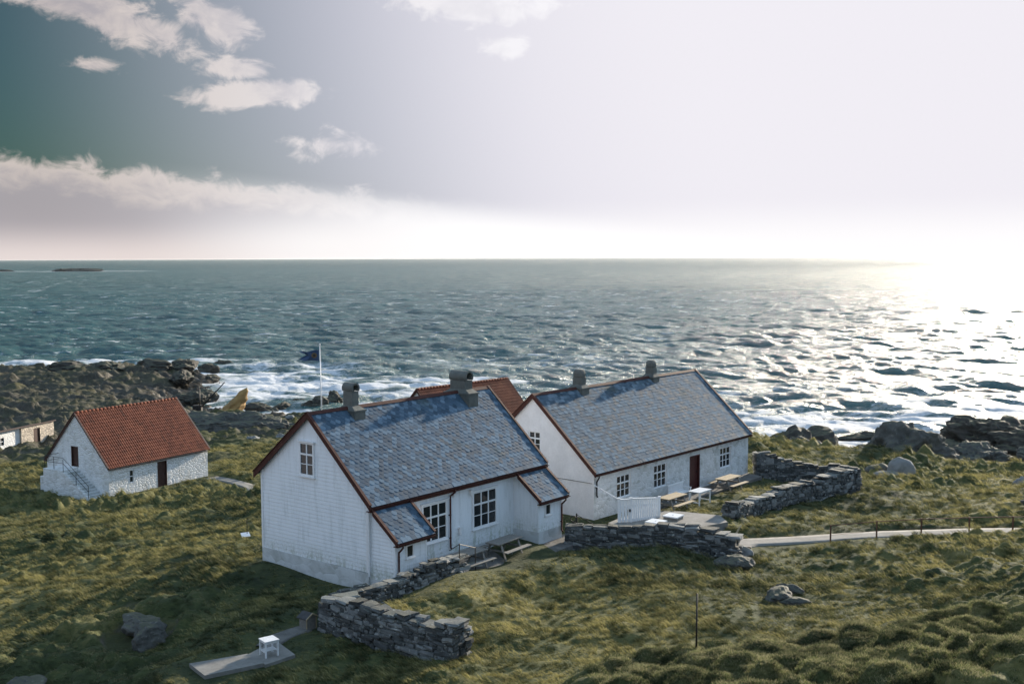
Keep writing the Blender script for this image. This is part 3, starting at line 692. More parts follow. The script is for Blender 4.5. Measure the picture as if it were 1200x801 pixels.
def chimney(parent, x, yr, zr, wx, wy, h, hb, base_drop, bx=.66, by=1.2, cap='barrel', slope=.93):
    mb = MB()
    # skirt box that follows the roof slope
    mb.box(x-bx/2, x+bx/2, yr-by/2, yr+by/2, zr-base_drop, zr+hb)
    mb.box(x-bx/2-.04, x+bx/2+.04, yr-by/2-.04, yr+by/2+.04, zr+hb-.07, zr+hb)
    mb.prism([(x-bx/2, yr-by/2, zr+hb), (x+bx/2, yr-by/2, zr+hb), (x+wx/2, yr-wy/2, zr+hb+.16), (x-wx/2, yr-wy/2, zr+hb+.16)], (0, .001, 0))
    mb.prism([(x-bx/2, yr-by/2, zr+hb), (x-bx/2, yr+by/2, zr+hb), (x-wx/2, yr+wy/2, zr+hb+.16), (x-wx/2, yr-wy/2, zr+hb+.16)], (.001, 0, 0))
    mb.box(x-wx/2, x+wx/2, yr-wy/2, yr+wy/2, zr+hb, zr+h)
    c = mb.obj('chimney', 'cement', parent)
    c2 = MB(); R = wx/2+.03; n = 16; L = wy/2+.05
    if cap == 'barrel':
        # vaulted hood with a tunnel open at both ends
        zc = zr+h+R*.62
        ou = [(R*math.cos(t), R*math.sin(t)) for t in np.linspace(-.6, PI+.6, n+1)]; ri = R-.07
        inn = [(ri*math.cos(t), ri*math.sin(t)) for t in np.linspace(PI+.6, -.6, n+1)]
        ring = ou+inn
        P = [[(x+a, yr+y, zc+b) for (a, b) in ring+[ring[0]]] for y in (-L, L)]
        c2.grid(P)
        for y in (-L, L):
            k = len(ou)
            c2.add([(x+a, yr+y, zc+b) for a, b in ou]+[(x+a, yr+y, zc+b) for a, b in inn[::-1]], [(i, i+1, k+i+1, k+i) for i in range(k-1)])
        c2.box(x-ri, x+ri, yr-.04, yr+.04, zr+h, zc+ri*.8)
    else:
        P = []
        for (rr, zz) in ((1.0, 0), (1.12, .05), (1.15, .22), (1.0, .34), (.72, .42), (.0, .43)):
            P.append([(x+rr*wx/2*1.0*math.copysign(abs(math.cos(t))**.6, math.cos(t)), yr+rr*wy/2*math.copysign(abs(math.sin(t))**.6, math.sin(t)), zr+h+zz) for t in np.linspace(0, 2*PI, 17)])
        c2.grid(P)
    c2.obj('chimney_cap', 'cement', c, False); return c

front = lambda u, z, d: (u, -d, z)
gable = lambda u, z, d: (-d, u, z)
def rot_of(h): return PI/2-h[2]

# ------------------------------------------------------------------ white clapboard house
def house_a():
    W, L, he, hr, tr, he2 = 6.47, 11.23, 3.585, 6.64, 3.284, 4.053
    t = thing('clapboard_house', 'white clapboard house with blue slate roof and two small lean-to porches, nearest to the viewer', 'house', (HA[0], HA[1], 0), rot_of(HA))
    sf = (hr-he)/tr; sb = (hr-he2)/(W-tr); rz = lambda y: hr-sf*(tr-y) if y < tr else hr-sb*(y-tr)
    def gext(z):
        lo = 0 if z <= he else tr-(hr-z)/sf; hi = W if z <= he2 else tr+(hr-z)/sb; return (lo, hi)
    fz = .62
    gw = (3.13, 3.87, 4.15, 5.40)
    mb = MB(); wall_panel(mb, gable, gext, fz, hr, [gw], 0.16, .016, (he, he2)); mb.obj('gable_wall', 'white_paint', t)
    mb = MB(); wall_panel(mb, lambda u, z, d: (L+d, u, z), gext, .3, hr, [], 0.16, .016, (he, he2)); mb.obj('gable_wall', 'white_paint', t)
    w1 = (3.12, 4.52, 1.18, 2.68); w2 = (6.36, 7.86, 1.20, 2.70)
    mb = MB(); wall_panel(mb, front, lambda z: (0, L), .38, he, [w1, w2], 0.16, .016); mb.obj('front_wall', 'white_paint', t)
    mb = MB(); wall_panel(mb, lambda u, z, d: (u, W+d, z), lambda z: (0, L), .38, he2, [], .145); mb.obj('back_wall', 'white_paint', t)
    mb = MB(); mb.prism([(-.03, -.03, -1.2), (-.03, W+.03, -1.2), (-.03, W+.03, fz+.02), (-.03, -.03, fz-.02)], (.2, 0, 0))
    mb.box(.17, L+.03, -.03, W+.03, -1.2, .395); mb.obj('foundation', 'plinth', t)
    for (x, y) in ((-.035, -.035), (-.035, W-.08), (L-.08, -.035)):
        mb = MB(); mb.box(x, x+.115, y, y+.115, .40 if x > 0 else fz, he-.05 if y < 1 else he2-.05); mb.obj('corner_board', 'trim_white', t)
    ov, oh = .34, .14
    fe = (-ov, he-sf*ov+.06); be = (W+ov, he2-sb*ov+.06); rg = (tr, hr+.06)
    r = roof(t, -oh, L+oh, fe, rg, be, 'slate', (.27, .19, .5), 'slate')
    for x in (-oh-.052, L+oh+.002):
        barge(r, x, fe, rg, .27); barge(r, x, be, rg, .27)
    mb = MB(); mb.box(-oh, L+oh, -ov+.02, -ov+.05, fe[1]-.24, fe[1]-.05); mb.box(-oh, L+oh, -ov+.05, -.03, fe[1]-.24, fe[1]-.215); mb.obj('fascia', 'brown_red', r)
    gutter(r, -oh-.03, L+oh+.03, -ov+.01, fe[1]-.06)
    window(t, gable, *gw, 2, [.34, .67, 1], d=0.02, trim=.08)
    window(t, front, *w1, 3, [.34, .67, 1], d=.02); window(t, front, *w2, 3, [.34, .67, 1], d=.02)
    downpipe(t, 4.78, -ov-.04, fe[1]-.1, -.09, .55)
    chimney(t, 9.40, tr, hr, .50, .96, .58, .02, .95, .66, 1.55)
    chimney(t, 2.27, tr, hr, .40, .52, .74, -.02, .75, .62, 1.1)
    # the two lean-to porches on the front
    for (x0, x1, lab) in ((.06, 1.80, 'left lean-to porch'), (9.24, 10.98, 'right lean-to porch with stone footing')):
        D = 1.42; zt, ze = 3.10, 2.22; p = MB(); s = (zt-ze)/(D-.3)
        zb = .40 if x0 < 5 else .62
        pe = lambda z, zt=zt, ze=ze, D=D: (0, min(D, D-(z-ze)*(D-.3)/(zt-ze)) if z > ze else D)
        hole = ((x0+x1)/2-.16+(-.1 if x0 < 5 else -.2), (x0+x1)/2+.16+(-.1 if x0 < 5 else -.2), 1.36, 1.78)
        wall_panel(p, lambda u, z, d: (u, -D-d, z), lambda z: (x0, x1), zb, ze-.02, [hole], .145)
        wall_panel(p, lambda u, z, d: (x0-d, -u, z), pe, zb, zt, [], .145, .022, (ze,)); wall_panel(p, lambda u, z, d: (x1+d, -u, z), pe, zb, zt, [], .145, .022, (ze,))
        for (cx, cy) in ((x0-.03, -D-.03), (x1-.07, -D-.03)): p.box(cx, cx+.1, cy, cy+.1, zb, ze-.06)
        pw = p.obj('porch', 'white_paint', t); pw['label'] = lab
        f = MB(); f.box(x0-.02, x1+.02, -D-.03, -.031, -1.2, zb); f.obj('foundation', 'plinth', pw)
        rr = MB(); e0 = (-D-.28, ze-.20+.06); e1 = (-.36, zt+.03)
        slates(rr, x0-.14, x1+.22, e0[0], e0[1], e1[0], e1[1], .27, .19, .5); q = rr.obj('roof', 'slate', pw)
        for bx in (x0-.19, x1+.222): barge(q, bx, e0, e1, .20)
        f = MB(); f.box(x0-.14, x1+.22, e0[0]+.01, e0[0]+.04, e0[1]-.18, e0[1]-.045); f.box(x0-.14, x1+.22, e0[0]+.04, -D-.03, e0[1]-.18, e0[1]-.16); f.obj('fascia', 'brown_red', q)
        gutter(q, x0-.16, x1+.24, e0[0], e0[1]-.06)
        fm = lambda u, z, d: (u, -D-d, z)
        window(pw, fm, hole[0], hole[1], hole[2], hole[3], 1, [1], d=.015, trim=.05, crown=False)
        dp = downpipe(pw, x0+.12 if x0 < 5 else x1-.04, e0[0]-.03, e0[1]-.1, -D-.08, .30)
    # lamps and meter boxes on the front wall
    b = MB(); b.box(5.35, 5.47, -.14, -.02, 1.10, 1.42); b.obj('meter_box', 'trim_white', t)
    b = MB(); b.box(6.08, 6.22, -.14, -.02, 2.78, 2.92); b.tube([(6.15, -.10, 2.78), (6.15, -.10, 2.66)], .05, 10); b.obj('wall_lamp', 'trim_white', t)
    b = MB(); b.box(4.98, 5.14, -.12, -.02, 2.82, 2.96); b.obj('vent_box', 'trim_white', t)
    # down conduit beside the left porch
    b = MB(); b.tube([(-.06, -.10, .5), (-.06, -.10, 3.2)], .035, 8); b.obj('conduit', 'trim_white', t)
    return t
house_a()

# ------------------------------------------------------------------ whitewashed stone house
def house_b():
    W, L, he, hr, tr = 7.66, 15.96, 2.554, 6.025, 3.83
    t = thing('stone_house', 'long whitewashed stone house with grey slate roof, two chimneys and a dark red front door', 'house', (HB[0], HB[1], -.165), rot_of(HB))
    sf = (hr-he)/tr
    gext = lambda z: (0, W) if z <= he else (tr-(hr-z)/sf, tr+(hr-z)/sf)
    gw = (3.50, 4.16, 3.22, 4.12)
    mb = MB(); wall_panel(mb, gable, gext, -1, hr, [(gw[0]-.07, gw[1]+.07, gw[2]-.07, gw[3]+.07)], 0, 0, (he,)); mb.obj('gable_wall', 'limewash_smooth', t)
    mb = MB(); wall_panel(mb, lambda u, z, d: (L+d, u, z), gext, -1, hr, [], 0, 0, (he,)); mb.obj('gable_wall', 'whitewash_b', t)
    wins = [(2.06, 3.20, .86, 1.92), (5.54, 6.72, .82, 1.96), (12.62, 13.80, .86, 1.94)]
    dr = (9.15, 10.25, 0.0, 2.0); e = .07
    mb = MB(); wall_panel(mb, front, lambda z: (0, L), -1, he, [(a-e, b+e, c-e, d+e) for a, b, c, d in wins]+[dr], 0); mb.obj('front_wall', 'whitewash_b', t)
    mb = MB(); wall_panel(mb, lambda u, z, d: (u, W+d, z), lambda z: (0, L), -1, he, [], 0); mb.obj('back_wall', 'whitewash_b', t)
    for w in wins: window(t, front, *w, 3, [.34, .67, 1], d=-.11, trim=.066, crown=False, reveal=True)
    window(t, gable, *gw, 2, [.34, .67, 1], d=-.10, trim=.066, crown=False, reveal=True)
    # door
    d = MB(); d.box(dr[0]+.07, dr[1]-.07, .14, .19, .02, 1.93)
    for i in range(6): x = dr[0]+.08+i*.16; d.box(x, x+.145, .125, .139, .03, 1.92)
    do = d.obj('door', 'door_red', t)
    h = MB(); h.tube([(dr[1]-.18, .09, 1.0), (dr[1]-.18, .12, 1.0)], .03, 10); h.box(dr[1]-.2, dr[1]-.06, .08, .10, .99, 1.02); h.obj('handle', 'iron', do)
    f = MB(); f.box(dr[0], dr[0]+.07, -.015, .2, 0, 2.0); f.box(dr[1]-.07, dr[1], -.015, .2, 0, 2.0); f.box(dr[0]+.07, dr[1]-.07, -.015, .2, 1.93, 2.0); f.box(dr[0]+.07, dr[1]-.07, .02, .2, -.1, .02); f.obj('door_frame', 'door_red', do)
    ov, oh = .20, .10
    fe = (-ov, he-sf*ov+.08); be = (W+ov, he-sf*ov+.08); rg = (tr, hr+.08)
    r = roof(t, -oh, L+oh, fe, rg, be, 'slate', (.25, .19, .12), 'slate_b')
    for x in (-oh-.052, L+oh+.002): barge(r, x, fe, rg, .25); barge(r, x, be, rg, .25)
    mb = MB(); mb.box(-oh, L+oh, -ov+.02, -ov+.045, fe[1]-.17, fe[1]-.05); mb.obj('fascia', 'brown_red', r)
    gutter(r, -oh-.02, L+oh+.02, -ov+.01, fe[1]-.06)
    downpipe(t, .12, -ov-.03, fe[1]-.1, -.09, 1.2, 'iron')
    chimney(t, 3.93, tr, hr, .44, .56, .66, .10, .4, .66, .85, 'cap'); chimney(t, 11.05, tr, hr, .42, .52, .64, .10, .4, .62, .78, 'cap')
    # a cable run across the gable and a step
    c = MB(); c.tube([(-.02, 6.6, 2.2), (-.03, 3.0, 1.95), (-.03, .1, 1.92)], .012, 6); c.obj('cable', 'iron', t)
    s = MB(); s.box(dr[0]-.2, dr[1]+.2, -.55, -.01, -.2, -.01); s.obj('doorstep', 'concrete', t)
house_b()

# ------------------------------------------------------------------ barns with clay tile roofs
def barn_c():
    W, L, he, hr, tr = 7.62, 10.46, 2.44, 6.46, 3.81
    t = thing('barn', 'white barn with red tile roof and an outside stair on its gable', 'barn', (HC[0], HC[1], -5.91), rot_of(HC))
    sf = (hr-he)/tr; gext = lambda z: (0, W) if z <= he else (tr-(hr-z)/sf, tr+(hr-z)/sf)
    gd = (3.62, 4.50, 2.15, 3.80)
    mb = MB(); wall_panel(mb, gable, gext, -1.5, hr, [gd], 0, 0, (he,)); mb.obj('gable_wall', 'whitewash', t)
    mb = MB(); wall_panel(mb, lambda u, z, d: (L+d, u, z), gext, -1.5, hr, [], 0, 0, (he,)); mb.obj('gable_wall', 'whitewash', t)
    dr = (4.90, 5.90, -.1, 2.1); w = (2.06, 2.46, .86, 1.86)
    mb = MB(); wall_panel(mb, front, lambda z: (0, L), -1.5, he, [dr, w], 0); mb.obj('front_wall', 'whitewash', t)
    mb = MB(); wall_panel(mb, lambda u, z, d: (u, W+d, z), lambda z: (0, L), -1.5, he, [], 0); mb.obj('back_wall', 'whitewash', t)
    def plank_door(mapf, u0, u1, z0, z1, lab):
        d = MB(); mbox(d, mapf, u0, u1, z0, z1, -.22, -.14); n = 6
        for i in range(n): a = u0+.06+(u1-u0-.12)*i/n; mbox(d, mapf, a, a+(u1-u0-.12)/n-.015, z0+.02, z1-.05, -.14, -.125)
        for (a, b) in ((u0, u0+.06), (u1-.06, u1)): mbox(d, mapf, a, b, z0, z1, -.14, .01)
        mbox(d, mapf, u0+.06, u1-.06, z1-.06, z1, -.125, .01)
        o = d.obj('door', 'door_brown', t); 
        h = MB(); mbox(h, mapf, u1-.18, u1-.10, (z0+z1)/2-.08, (z0+z1)/2+.03, -.125, -.10); h.obj('handle', 'iron', o)
    plank_door(front, *dr, 'front'); plank_door(gable, *gd, 'loft')
    window(t, front, w[0]+.04, w[1]-.04, w[2]+.04, w[3]-.04, 1, [.5, 1], d=-.10, trim=.04, crown=False, reveal=True)
    ov, oh = .16, .10; fe = (-ov, he-sf*ov+.07); be = (W+ov, he-sf*ov+.07); rg = (tr, hr+.07)
    r = roof(t, -oh, L+oh, fe, rg, be, 'tile', mat='clay')
    for x in (-oh-.052, L+oh+.002): barge(r, x, fe, rg, .2, mat='door_brown'); barge(r, x, be, rg, .2, mat='door_brown')
    gutter(r, -oh, L+oh, -ov, fe[1]-.07)
    # stair
    s = MB(); n = 11; zt = 2.05; y_top = 3.75; run = .29
    s.box(-1.45, -.01, y_top, 6.15, -1.5, zt)
    # solid stepped cheek on the outer side, stepping just below the treads
    for i in range(n):
        z = zt-(i+1)*zt/(n+.5); y1 = y_top-i*run; s.box(-1.45, -1.18, y1-run, y1, -1.5, z+.03)
    s.box(-.75, -.012, 6.4, 7.55, -1.5, 1.15)
    so_ = s.obj('stair', 'whitewash', t)
    tr_ = MB()
    for i in range(n):
        z = zt-(i+1)*zt/(n+.5); y1 = y_top-i*run; tr_.box(-1.178, -.01, y1-run, y1, -1.5, z-.04)
        tr_.box(-1.178, -.01, y1-run-.03, y1, z-.038, z)
    tr_.obj('steps', 'plinth', so_)
    rl = MB(); x = -1.36
    zl = lambda y: zt+.03 if y > y_top else zt-(y_top-y)*zt/(n+.5)/run-.1
    for y in (6.05, 4.9, 3.75, 2.2, .75): rl.tube([(x, y, zl(y)), (x, y, zl(y)+1.0)], .022, 6)
    for k in (1.0, .55): rl.tube([(x, 6.05, zt+.03+k), (x, 3.75, zt+.03+k), (x, .75, zl(.75)+k)], .02, 6)
    for k in (1.0, .55): rl.tube([(x, 6.05, zt+.03+k), (-.05, 6.05, zt+.03+k)], .02, 6)
    rl.obj('stair_railing', 'iron', so_, True)
barn_c()

def barn_d():
    # behind the two houses: mostly its red roof shows
    x, y, th, z = -10.5, 96.2, .733, -5.0
    W, L, he, hr = 7.4, 11.6, 2.6, 6.45; tr = W/2
    o, a, b = frame(x, y, th); o = o-b*tr+a*.0
    t = thing('barn', 'barn behind the two houses, mostly hidden, with only its red tile roof showing', 'barn', (o[0]+2.2, o[1]+.2, z), PI/2-th)
    sf = (hr-he)/tr; gext = lambda z: (0, W) if z <= he else (tr-(hr-z)/sf, tr+(hr-z)/sf)
    for mf in (gable, lambda u, z, d: (L+d, u, z)):
        mb = MB(); wall_panel(mb, mf, gext, -3, hr, [], 0, 0, (he,)); mb.obj('gable_wall', 'whitewash', t)
    mb = MB(); wall_panel(mb, front, lambda z: (0, L), -3, he, []); mb.obj('front_wall', 'whitewash', t)
    mb = MB(); wall_panel(mb, lambda u, z, d: (u, W+d, z), lambda z: (0, L), -3, he, []); mb.obj('back_wall', 'whitewash', t)
    fe = (-.2, he-sf*.2+.07); be = (W+.2, he-sf*.2+.07); rg = (tr, hr+.07)
    r = roof(t, -.12, L+.12, fe, rg, be, 'tile', mat='clay')
    for xx in (-.172, L+.122): barge(r, xx, fe, rg, .22, mat='brown_red'); barge(r, xx, be, rg, .22, mat='brown_red')
barn_d()

def shed_e():
    # low building at the left edge of the picture, roof falling away to the back
    x, y, z = -60.0, 113.0, -8.5; th = math.radians(16)
    t = thing('shed', 'low whitewashed outbuilding with one bay coloured warm as if sunlit at the left edge behind the barn', 'outbuilding', (x, y, z), PI/2-th)
    o, a, b = frame(x, y, th)
    H, L, W, L1 = 2.35, 18.5, 5.0, 13.0
    w = (9.6, 10.5, .75, 1.6); d = (15.0, 16.1, .0, 1.95)
    mb = MB(); wall_panel(mb, front, lambda z: (0, L1), -2, H, [w]); mb.obj('front_wall', 'whitewash', t)
    mf = lambda u, z, dd: (u, -.25-dd, z)
    mb = MB(); wall_panel(mb, mf, lambda z: (L1, L), -2, H, [d]); mb.box(L1, L1+.3, -.249, .1, -2, H); mb.obj('sunlit_tint_bay', 'sunlit_tint', t)  # right bay gets its lit look from a warmer wall colour
    e2 = lambda z: (0, W) if z <= 1.2 else (0, W*(H-z)/(H-1.2))
    for mf2 in (gable, lambda u, z, dd: (L+dd, u, z)):
        mb = MB(); wall_panel(mb, mf2, e2, -2, H-.001, [], 0, 0, (1.2,)); mb.obj('gable_wall', 'whitewash', t)
    mb = MB(); mb.prism([(-.2, -.45, H+.03), (L+.2, -.45, H+.03), (L+.2, W+.3, 1.2), (-.2, W+.3, 1.2)], (0, 0, .12)); mb.obj('roof', 'door_brown', t)
    window(t, front, *w, 2, [.5, 1], d=-.1, trim=.05, crown=False)
    dd = MB(); dd.box(d[0], d[1], -.12, -.06, d[2], d[3])
    for i in range(6): dd.box(d[0]+.03+i*.18, d[0]+.19+i*.18, -.14, -.12, .03, d[3]-.03)
    dd.obj('door', 'door_brown', t)
shed_e()

# ------------------------------------------------------------------ dry stone walls
def stone_block(mb, c, sx, sy, sz, rot, seed):
    r = random.Random(seed); g = (-1, 0, 1); vs = []; ids = {}
    ca, sa = math.cos(rot), math.sin(rot); tilt = r.uniform(-.12, .12); ex = r.uniform(4, 12)
    for i in g:
        for j in g:
            for k in g:
                if i == j == k == 0: continue
                n = (abs(i)**ex+abs(j)**ex+abs(k)**ex)**(1/ex)
                f = 1/n if n else 1; f *= 1+r.uniform(-.16, .12)
                x, y, z = i*f*sx/2, j*f*sy/2, k*f*sz/2; z += x*tilt
                ids[(i, j, k)] = len(vs); vs.append((c[0]+ca*x-sa*y, c[1]+sa*x+ca*y, c[2]+z))
    fs = []
    for ax in range(3):
        for s in (-1, 1):
            for p in (-1, 0):
                for q in (-1, 0):
                    def K(a, b):
                        l = [0, 0, 0]; l[ax] = s; l[(ax+1) % 3] = a; l[(ax+2) % 3] = b; return ids[tuple(l)]
                    f = (K(p, q), K(p+1, q), K(p+1, q+1), K(p, q+1)); fs.append(f if s > 0 else f[::-1])
    mb.add(vs, fs)

def dry_wall(name, label, pts, seed, cap=.0, batter=.12, size=1.0):
    """pts: (x, y, height, thickness) along the middle of the wall"""
    r = random.Random(seed); P = [np.array(p, float) for p in pts]
    segs = [np.hypot(*(b-a)[:2]) for a, b in zip(P[:-1], P[1:])]; T = sum(segs)
    def at(s):
        s = min(max(s, 0), T-1e-6)
        for (a, b), l in zip(zip(P[:-1], P[1:]), segs):
            if s <= l: return a+(b-a)*s/l, math.atan2(b[1]-a[1], b[0]-a[0])
            s -= l
    nst = int(T/.25)+2; ss = np.linspace(0, T, nst); gx = np.array([at(s)[0][0] for s in ss]); gy = np.array([at(s)[0][1] for s in ss])
    gzs = ground(gx, gy)[0]; gf = lambda s: float(np.interp(s, ss, gzs))
    mb = MB()
    # rubble heart so that no gap is see-through
    for s0, s1 in zip(ss[:-1], ss[1:]):
        (p, a), (q, _) = at(s0), at(s1); n = np.array([-math.sin(a), math.cos(a)]); h = min(p[2], q[2])-.16; w = p[3]/2-.14
        mb.prism([(*(p[:2]-n*w), gf(s0)-.3), (*(q[:2]-n*w), gf(s1)-.3), (*(q[:2]+n*w), gf(s1)-.3), (*(p[:2]+n*w), gf(s0)-.3)], (0, 0, h+.3))
    z = 0; k = 0; hmax = max(p[2] for p in P)
    while z < hmax:
        ch = r.uniform(.10, .22)*size
        for side in (-1, 1):
            s = r.uniform(-.1, .15)
            while s < T+.1:
                l = r.choice((.16, .24, .32, .42, .6))*r.uniform(.85, 1.2)*size; p, a = at(s+l/2); top = p[2]+.10*mnoise.noise(Vector((s*.9+seed, 0, 0)))
                if z+ch*.6 < top:
                    w = r.uniform(.26, .40); n = np.array([-math.sin(a), math.cos(a)])
                    off = side*(p[3]/2-w/2-batter*z+r.uniform(-.03, .03)); c = p[:2]+n*off
                    stone_block(mb, (c[0], c[1], gf(s+l/2)+z+ch/2-.05+r.uniform(-.02, .02)), l*1.04, w, ch*r.uniform(.9, 1.15), a+r.uniform(-.09, .09), r.random()); k += 1
                s += l
        # end faces
        for (s, sg) in ((0, -1), (T, 1)):
            p, a = at(s)
            if z+ch*.6 < p[2]:
                n = np.array([-math.sin(a), math.cos(a)]); y = -p[3]/2+.15
                while y < p[3]/2-.1:
                    w = r.uniform(.25, .45); c = p[:2]+n*(y+w/2-.05); stone_block(mb, (c[0], c[1], gf(s)+z+ch/2-.04), r.uniform(.28, .4), w, ch*1.1, a+r.uniform(-.1, .1), r.random()); y += w
        z += ch*.97
    # cope stones
    s = 0
    while s < T:
        l = r.uniform(.35, .85)*size; p, a = at(s+l/2); w = p[3]-2*batter*p[2]; n = np.array([-math.sin(a), math.cos(a)]); top = p[2]+.10*mnoise.noise(Vector((s*.9+seed, 0, 0)))
        if r.random() < .55: parts = [(0, w*r.uniform(.85, 1.1))]
        else: parts = [(-w*.24, w*.55), (w*.26, w*.5)]
        for (oy, ww) in parts:
            c = p[:2]+n*(oy+r.uniform(-.04, .04)); stone_block(mb, (c[0], c[1], gf(s+l/2)+top+r.uniform(-.05, .05)+cap), l, ww, r.uniform(.12, .2), a+r.uniform(-.25, .25), r.random())
        s += l*.97
    o = mb.obj(name, 'drystone'); return tag(o, label, 'stone wall')
dry_wall('dry_stone_wall', 'tall dry stone wall in the foreground below the clapboard house, running down to the lawn', [(-6.5, 38.1, 1.0, .9), (-5.3, 36.9, 1.15, .95), (-4.0, 35.75, 1.15, .95), (-2.8, 34.85, 1.1, .95), (-1.75, 34.2, 1.05, 1.0)], 11)
dry_wall('dry_stone_wall', 'low dry stone wall running close along the left porch of the clapboard house', [(-6.5, 38.9, .75, .8), (-5.3, 40.2, .6, .75), (-4.0, 41.8, .62, .7), (-2.95, 43.0, .60, .7), (-2.2, 44.0, .55, .75)], 12)
dry_wall('dry_stone_wall', 'dry stone wall in front of the paved yard, ending in a pale-topped block beside the path', [(2.55, 49.6, 1.1, .8), (3.6, 49.45, 1.0, .8), (5.0, 49.2, .95, .8), (7.0, 48.7, .95, .85), (8.6, 48.2, 1.05, .9), (9.7, 47.75, 1.1, 1.0)], 13)
dry_wall('dry_stone_wall', 'low sunlit-topped dry stone wall slanting up from the yard to the shore-side wall', [(10.9, 54.7, .65, .9), (12.6, 57.0, .75, .9), (14.8, 59.4, .85, .95), (17.2, 61.8, .95, 1.0), (19.8, 64.2, 1.35, 1.5)], 14)
dry_wall('dry_stone_wall', 'dark dry stone wall running from the far corner of the stone house towards the shore', [(14.9, 66.6, 1.6, .7), (16.6, 66.9, 1.35, .75), (18.6, 66.9, 1.15, .8), (20.2, 66.3, 1.15, .9)], 15)

# ------------------------------------------------------------------ boulders, crags and shore rocks
def boulder(name, label, mat, loc, size, seed, sharp=.35, group=None, cat='boulder', rz=0, sub=4, sink=.25):
    import bmesh
    bm = bmesh.new(); bmesh.ops.create_icosphere(bm, subdivisions=sub, radius=1)
    off = Vector((seed*3.7, seed*1.3, -seed))
    planes = []; r = random.Random(seed)
    for i in range(9):
        n = Vector((r.gauss(0, 1), r.gauss(0, 1), r.gauss(0, .8))).normalized(); planes.append((n, r.uniform(.62, .92)))
    for v in bm.verts:
        p = v.co.copy()
        for n, d in planes:
            k = p.dot(n)
            if k > d: p -= n*(k-d)*.85
        q = p*1.3+off
        f = 1+sharp*(mnoise.noise(q)*.7+mnoise.noise(q*2.3)*.4+abs(mnoise.noise(q*4.1))*-.28+mnoise.noise(q*9)*.09)
        c_ = Vector((p.x*f*size[0]/2, p.y*f*size[1]/2, p.z*f*size[2]/2))
        if sharp > .3:
            w = c_*.55+off; rg = sum((.5-abs(mnoise.noise(w*k)))*a for k, a in ((1, .9), (2.1, .5), (4.3, .28), (8.7, .14)))
            cell = mnoise.cell(w*1.6+Vector((mnoise.noise(w*2), mnoise.noise(w*2.3+off), 0))*.8)
            c_ += p.normalized()*(rg*.55+(cell-.5)*.35)*min(size)*.14
        v.co = c_
    me = bpy.data.meshes.new(name); bm.to_mesh(me); bm.free(); me.materials.append(M[mat])
    if sharp < .3 or sub > 4: me.polygons.foreach_set('use_smooth', [True]*len(me.polygons))
    o = bpy.data.objects.new(name, me); C.objects.link(o); o.location = (loc[0], loc[1], loc[2]+size[2]*(.5-sink)); o.rotation_euler = (0, 0, rz)
    return tag(o, label, cat, group)
def on_ground(x, y): return (x, y, gz(x, y))
boulder('boulder', 'large pale rounded boulder beside the mossy mound, right of the stone walls', 'pale_boulder', on_ground(27.5, 77.4), (2.0, 1.7, 2.0), 1, .16, sink=.22)
boulder('boulder', 'low pale flat boulder lying in front of the large rounded one', 'pale_boulder', on_ground(26.0, 75.9), (1.9, 1.2, .75), 2, .2, sink=.3)
boulder('boulder', 'grey mossy boulder leaning behind the low pale one', 'boulder', on_ground(26.3, 78.8), (2.2, 1.6, 1.6), 3, .25, sink=.3)
boulder('rock_mound', 'mossy dark green mound of rock rising at the shore behind the pale boulder', 'boulder', (33.0, 93.5, -4.9), (9.8, 8.0, 5.2), 4, .5, cat='rock', sub=6, sink=.35)
boulder('sea_rock', 'rounded brown rock standing in the surf right of the stone house', 'wet_rock', (36.4, 129.5, SEA-.6), (5.6, 4.6, 4.9), 5, .3, cat='rock', sink=.2)
boulder('sea_rock', 'small dark rock awash between the waves, right of the rounded brown rock', 'wet_rock', (44.2, 137.5, SEA-.3), (6.6, 3.0, 1.9), 6, .5, cat='rock', sink=.3)
boulder('sea_rock', 'grassy edged dark rock at the shore just left of the rounded brown rock', 'wet_rock', (31.6, 124.5, SEA-.6), (5.4, 4.5, 5.6), 7, .4, cat='rock', sink=.25)
crag = [((50.5, 126.5), (9.5, 7.5, 3.2), 8, 'dark jagged crag at the waterside, seaward end of the right-hand rocks'), ((57.6, 130.5), (12.0, 9.0, 6.0), 9, 'tallest dark crag of the right-hand rocks standing against the glittering sea'),
        ((65.5, 131.5), (10.0, 9.0, 4.8), 10, 'dark crag at the right edge next to the tallest one'), ((58.8, 121.0), (13.0, 6.0, 3.8), 12, 'long dark ledge of rock in front of the tallest crag'),
        ((44.5, 104.5), (9.5, 6.0, 3.6), 13, 'dark cleft rock beside the mossy mound'), ((50.0, 102.5), (7.0, 5.5, 3.6), 14, 'grey round-shouldered rock between the cleft rock and the grass bank'),
        ((57.5, 108.0), (9.5, 6.5, 3.4), 16, 'dark mossy rock above the grass bank near the right edge'), ((37.5, 108.0), (10.0, 5.0, 2.8), 17, 'low broken rock at the water gap beyond the mossy mound'), ((28.6, 103.5), (8.5, 5.0, 3.4), 18, 'low dark rock left of the mossy mound above the shore')]
for (p, s, sd, lab) in crag:
    g0 = max(gz(*p), SEA); boulder('crag', lab, 'wet_rock' if sd < 13 else 'boulder', (p[0], p[1], g0-.5), s, sd, .55, cat='rock', rz=sd, sub=6, sink=.25)
boulder('rock_stack', 'upright pointed ochre-yellow rock lit by the sun at the cove', 'ochre_rock', (-39.9, 157.0, -9.6), (4.0, 3.2, 1.0), 21, .4, cat='rock')
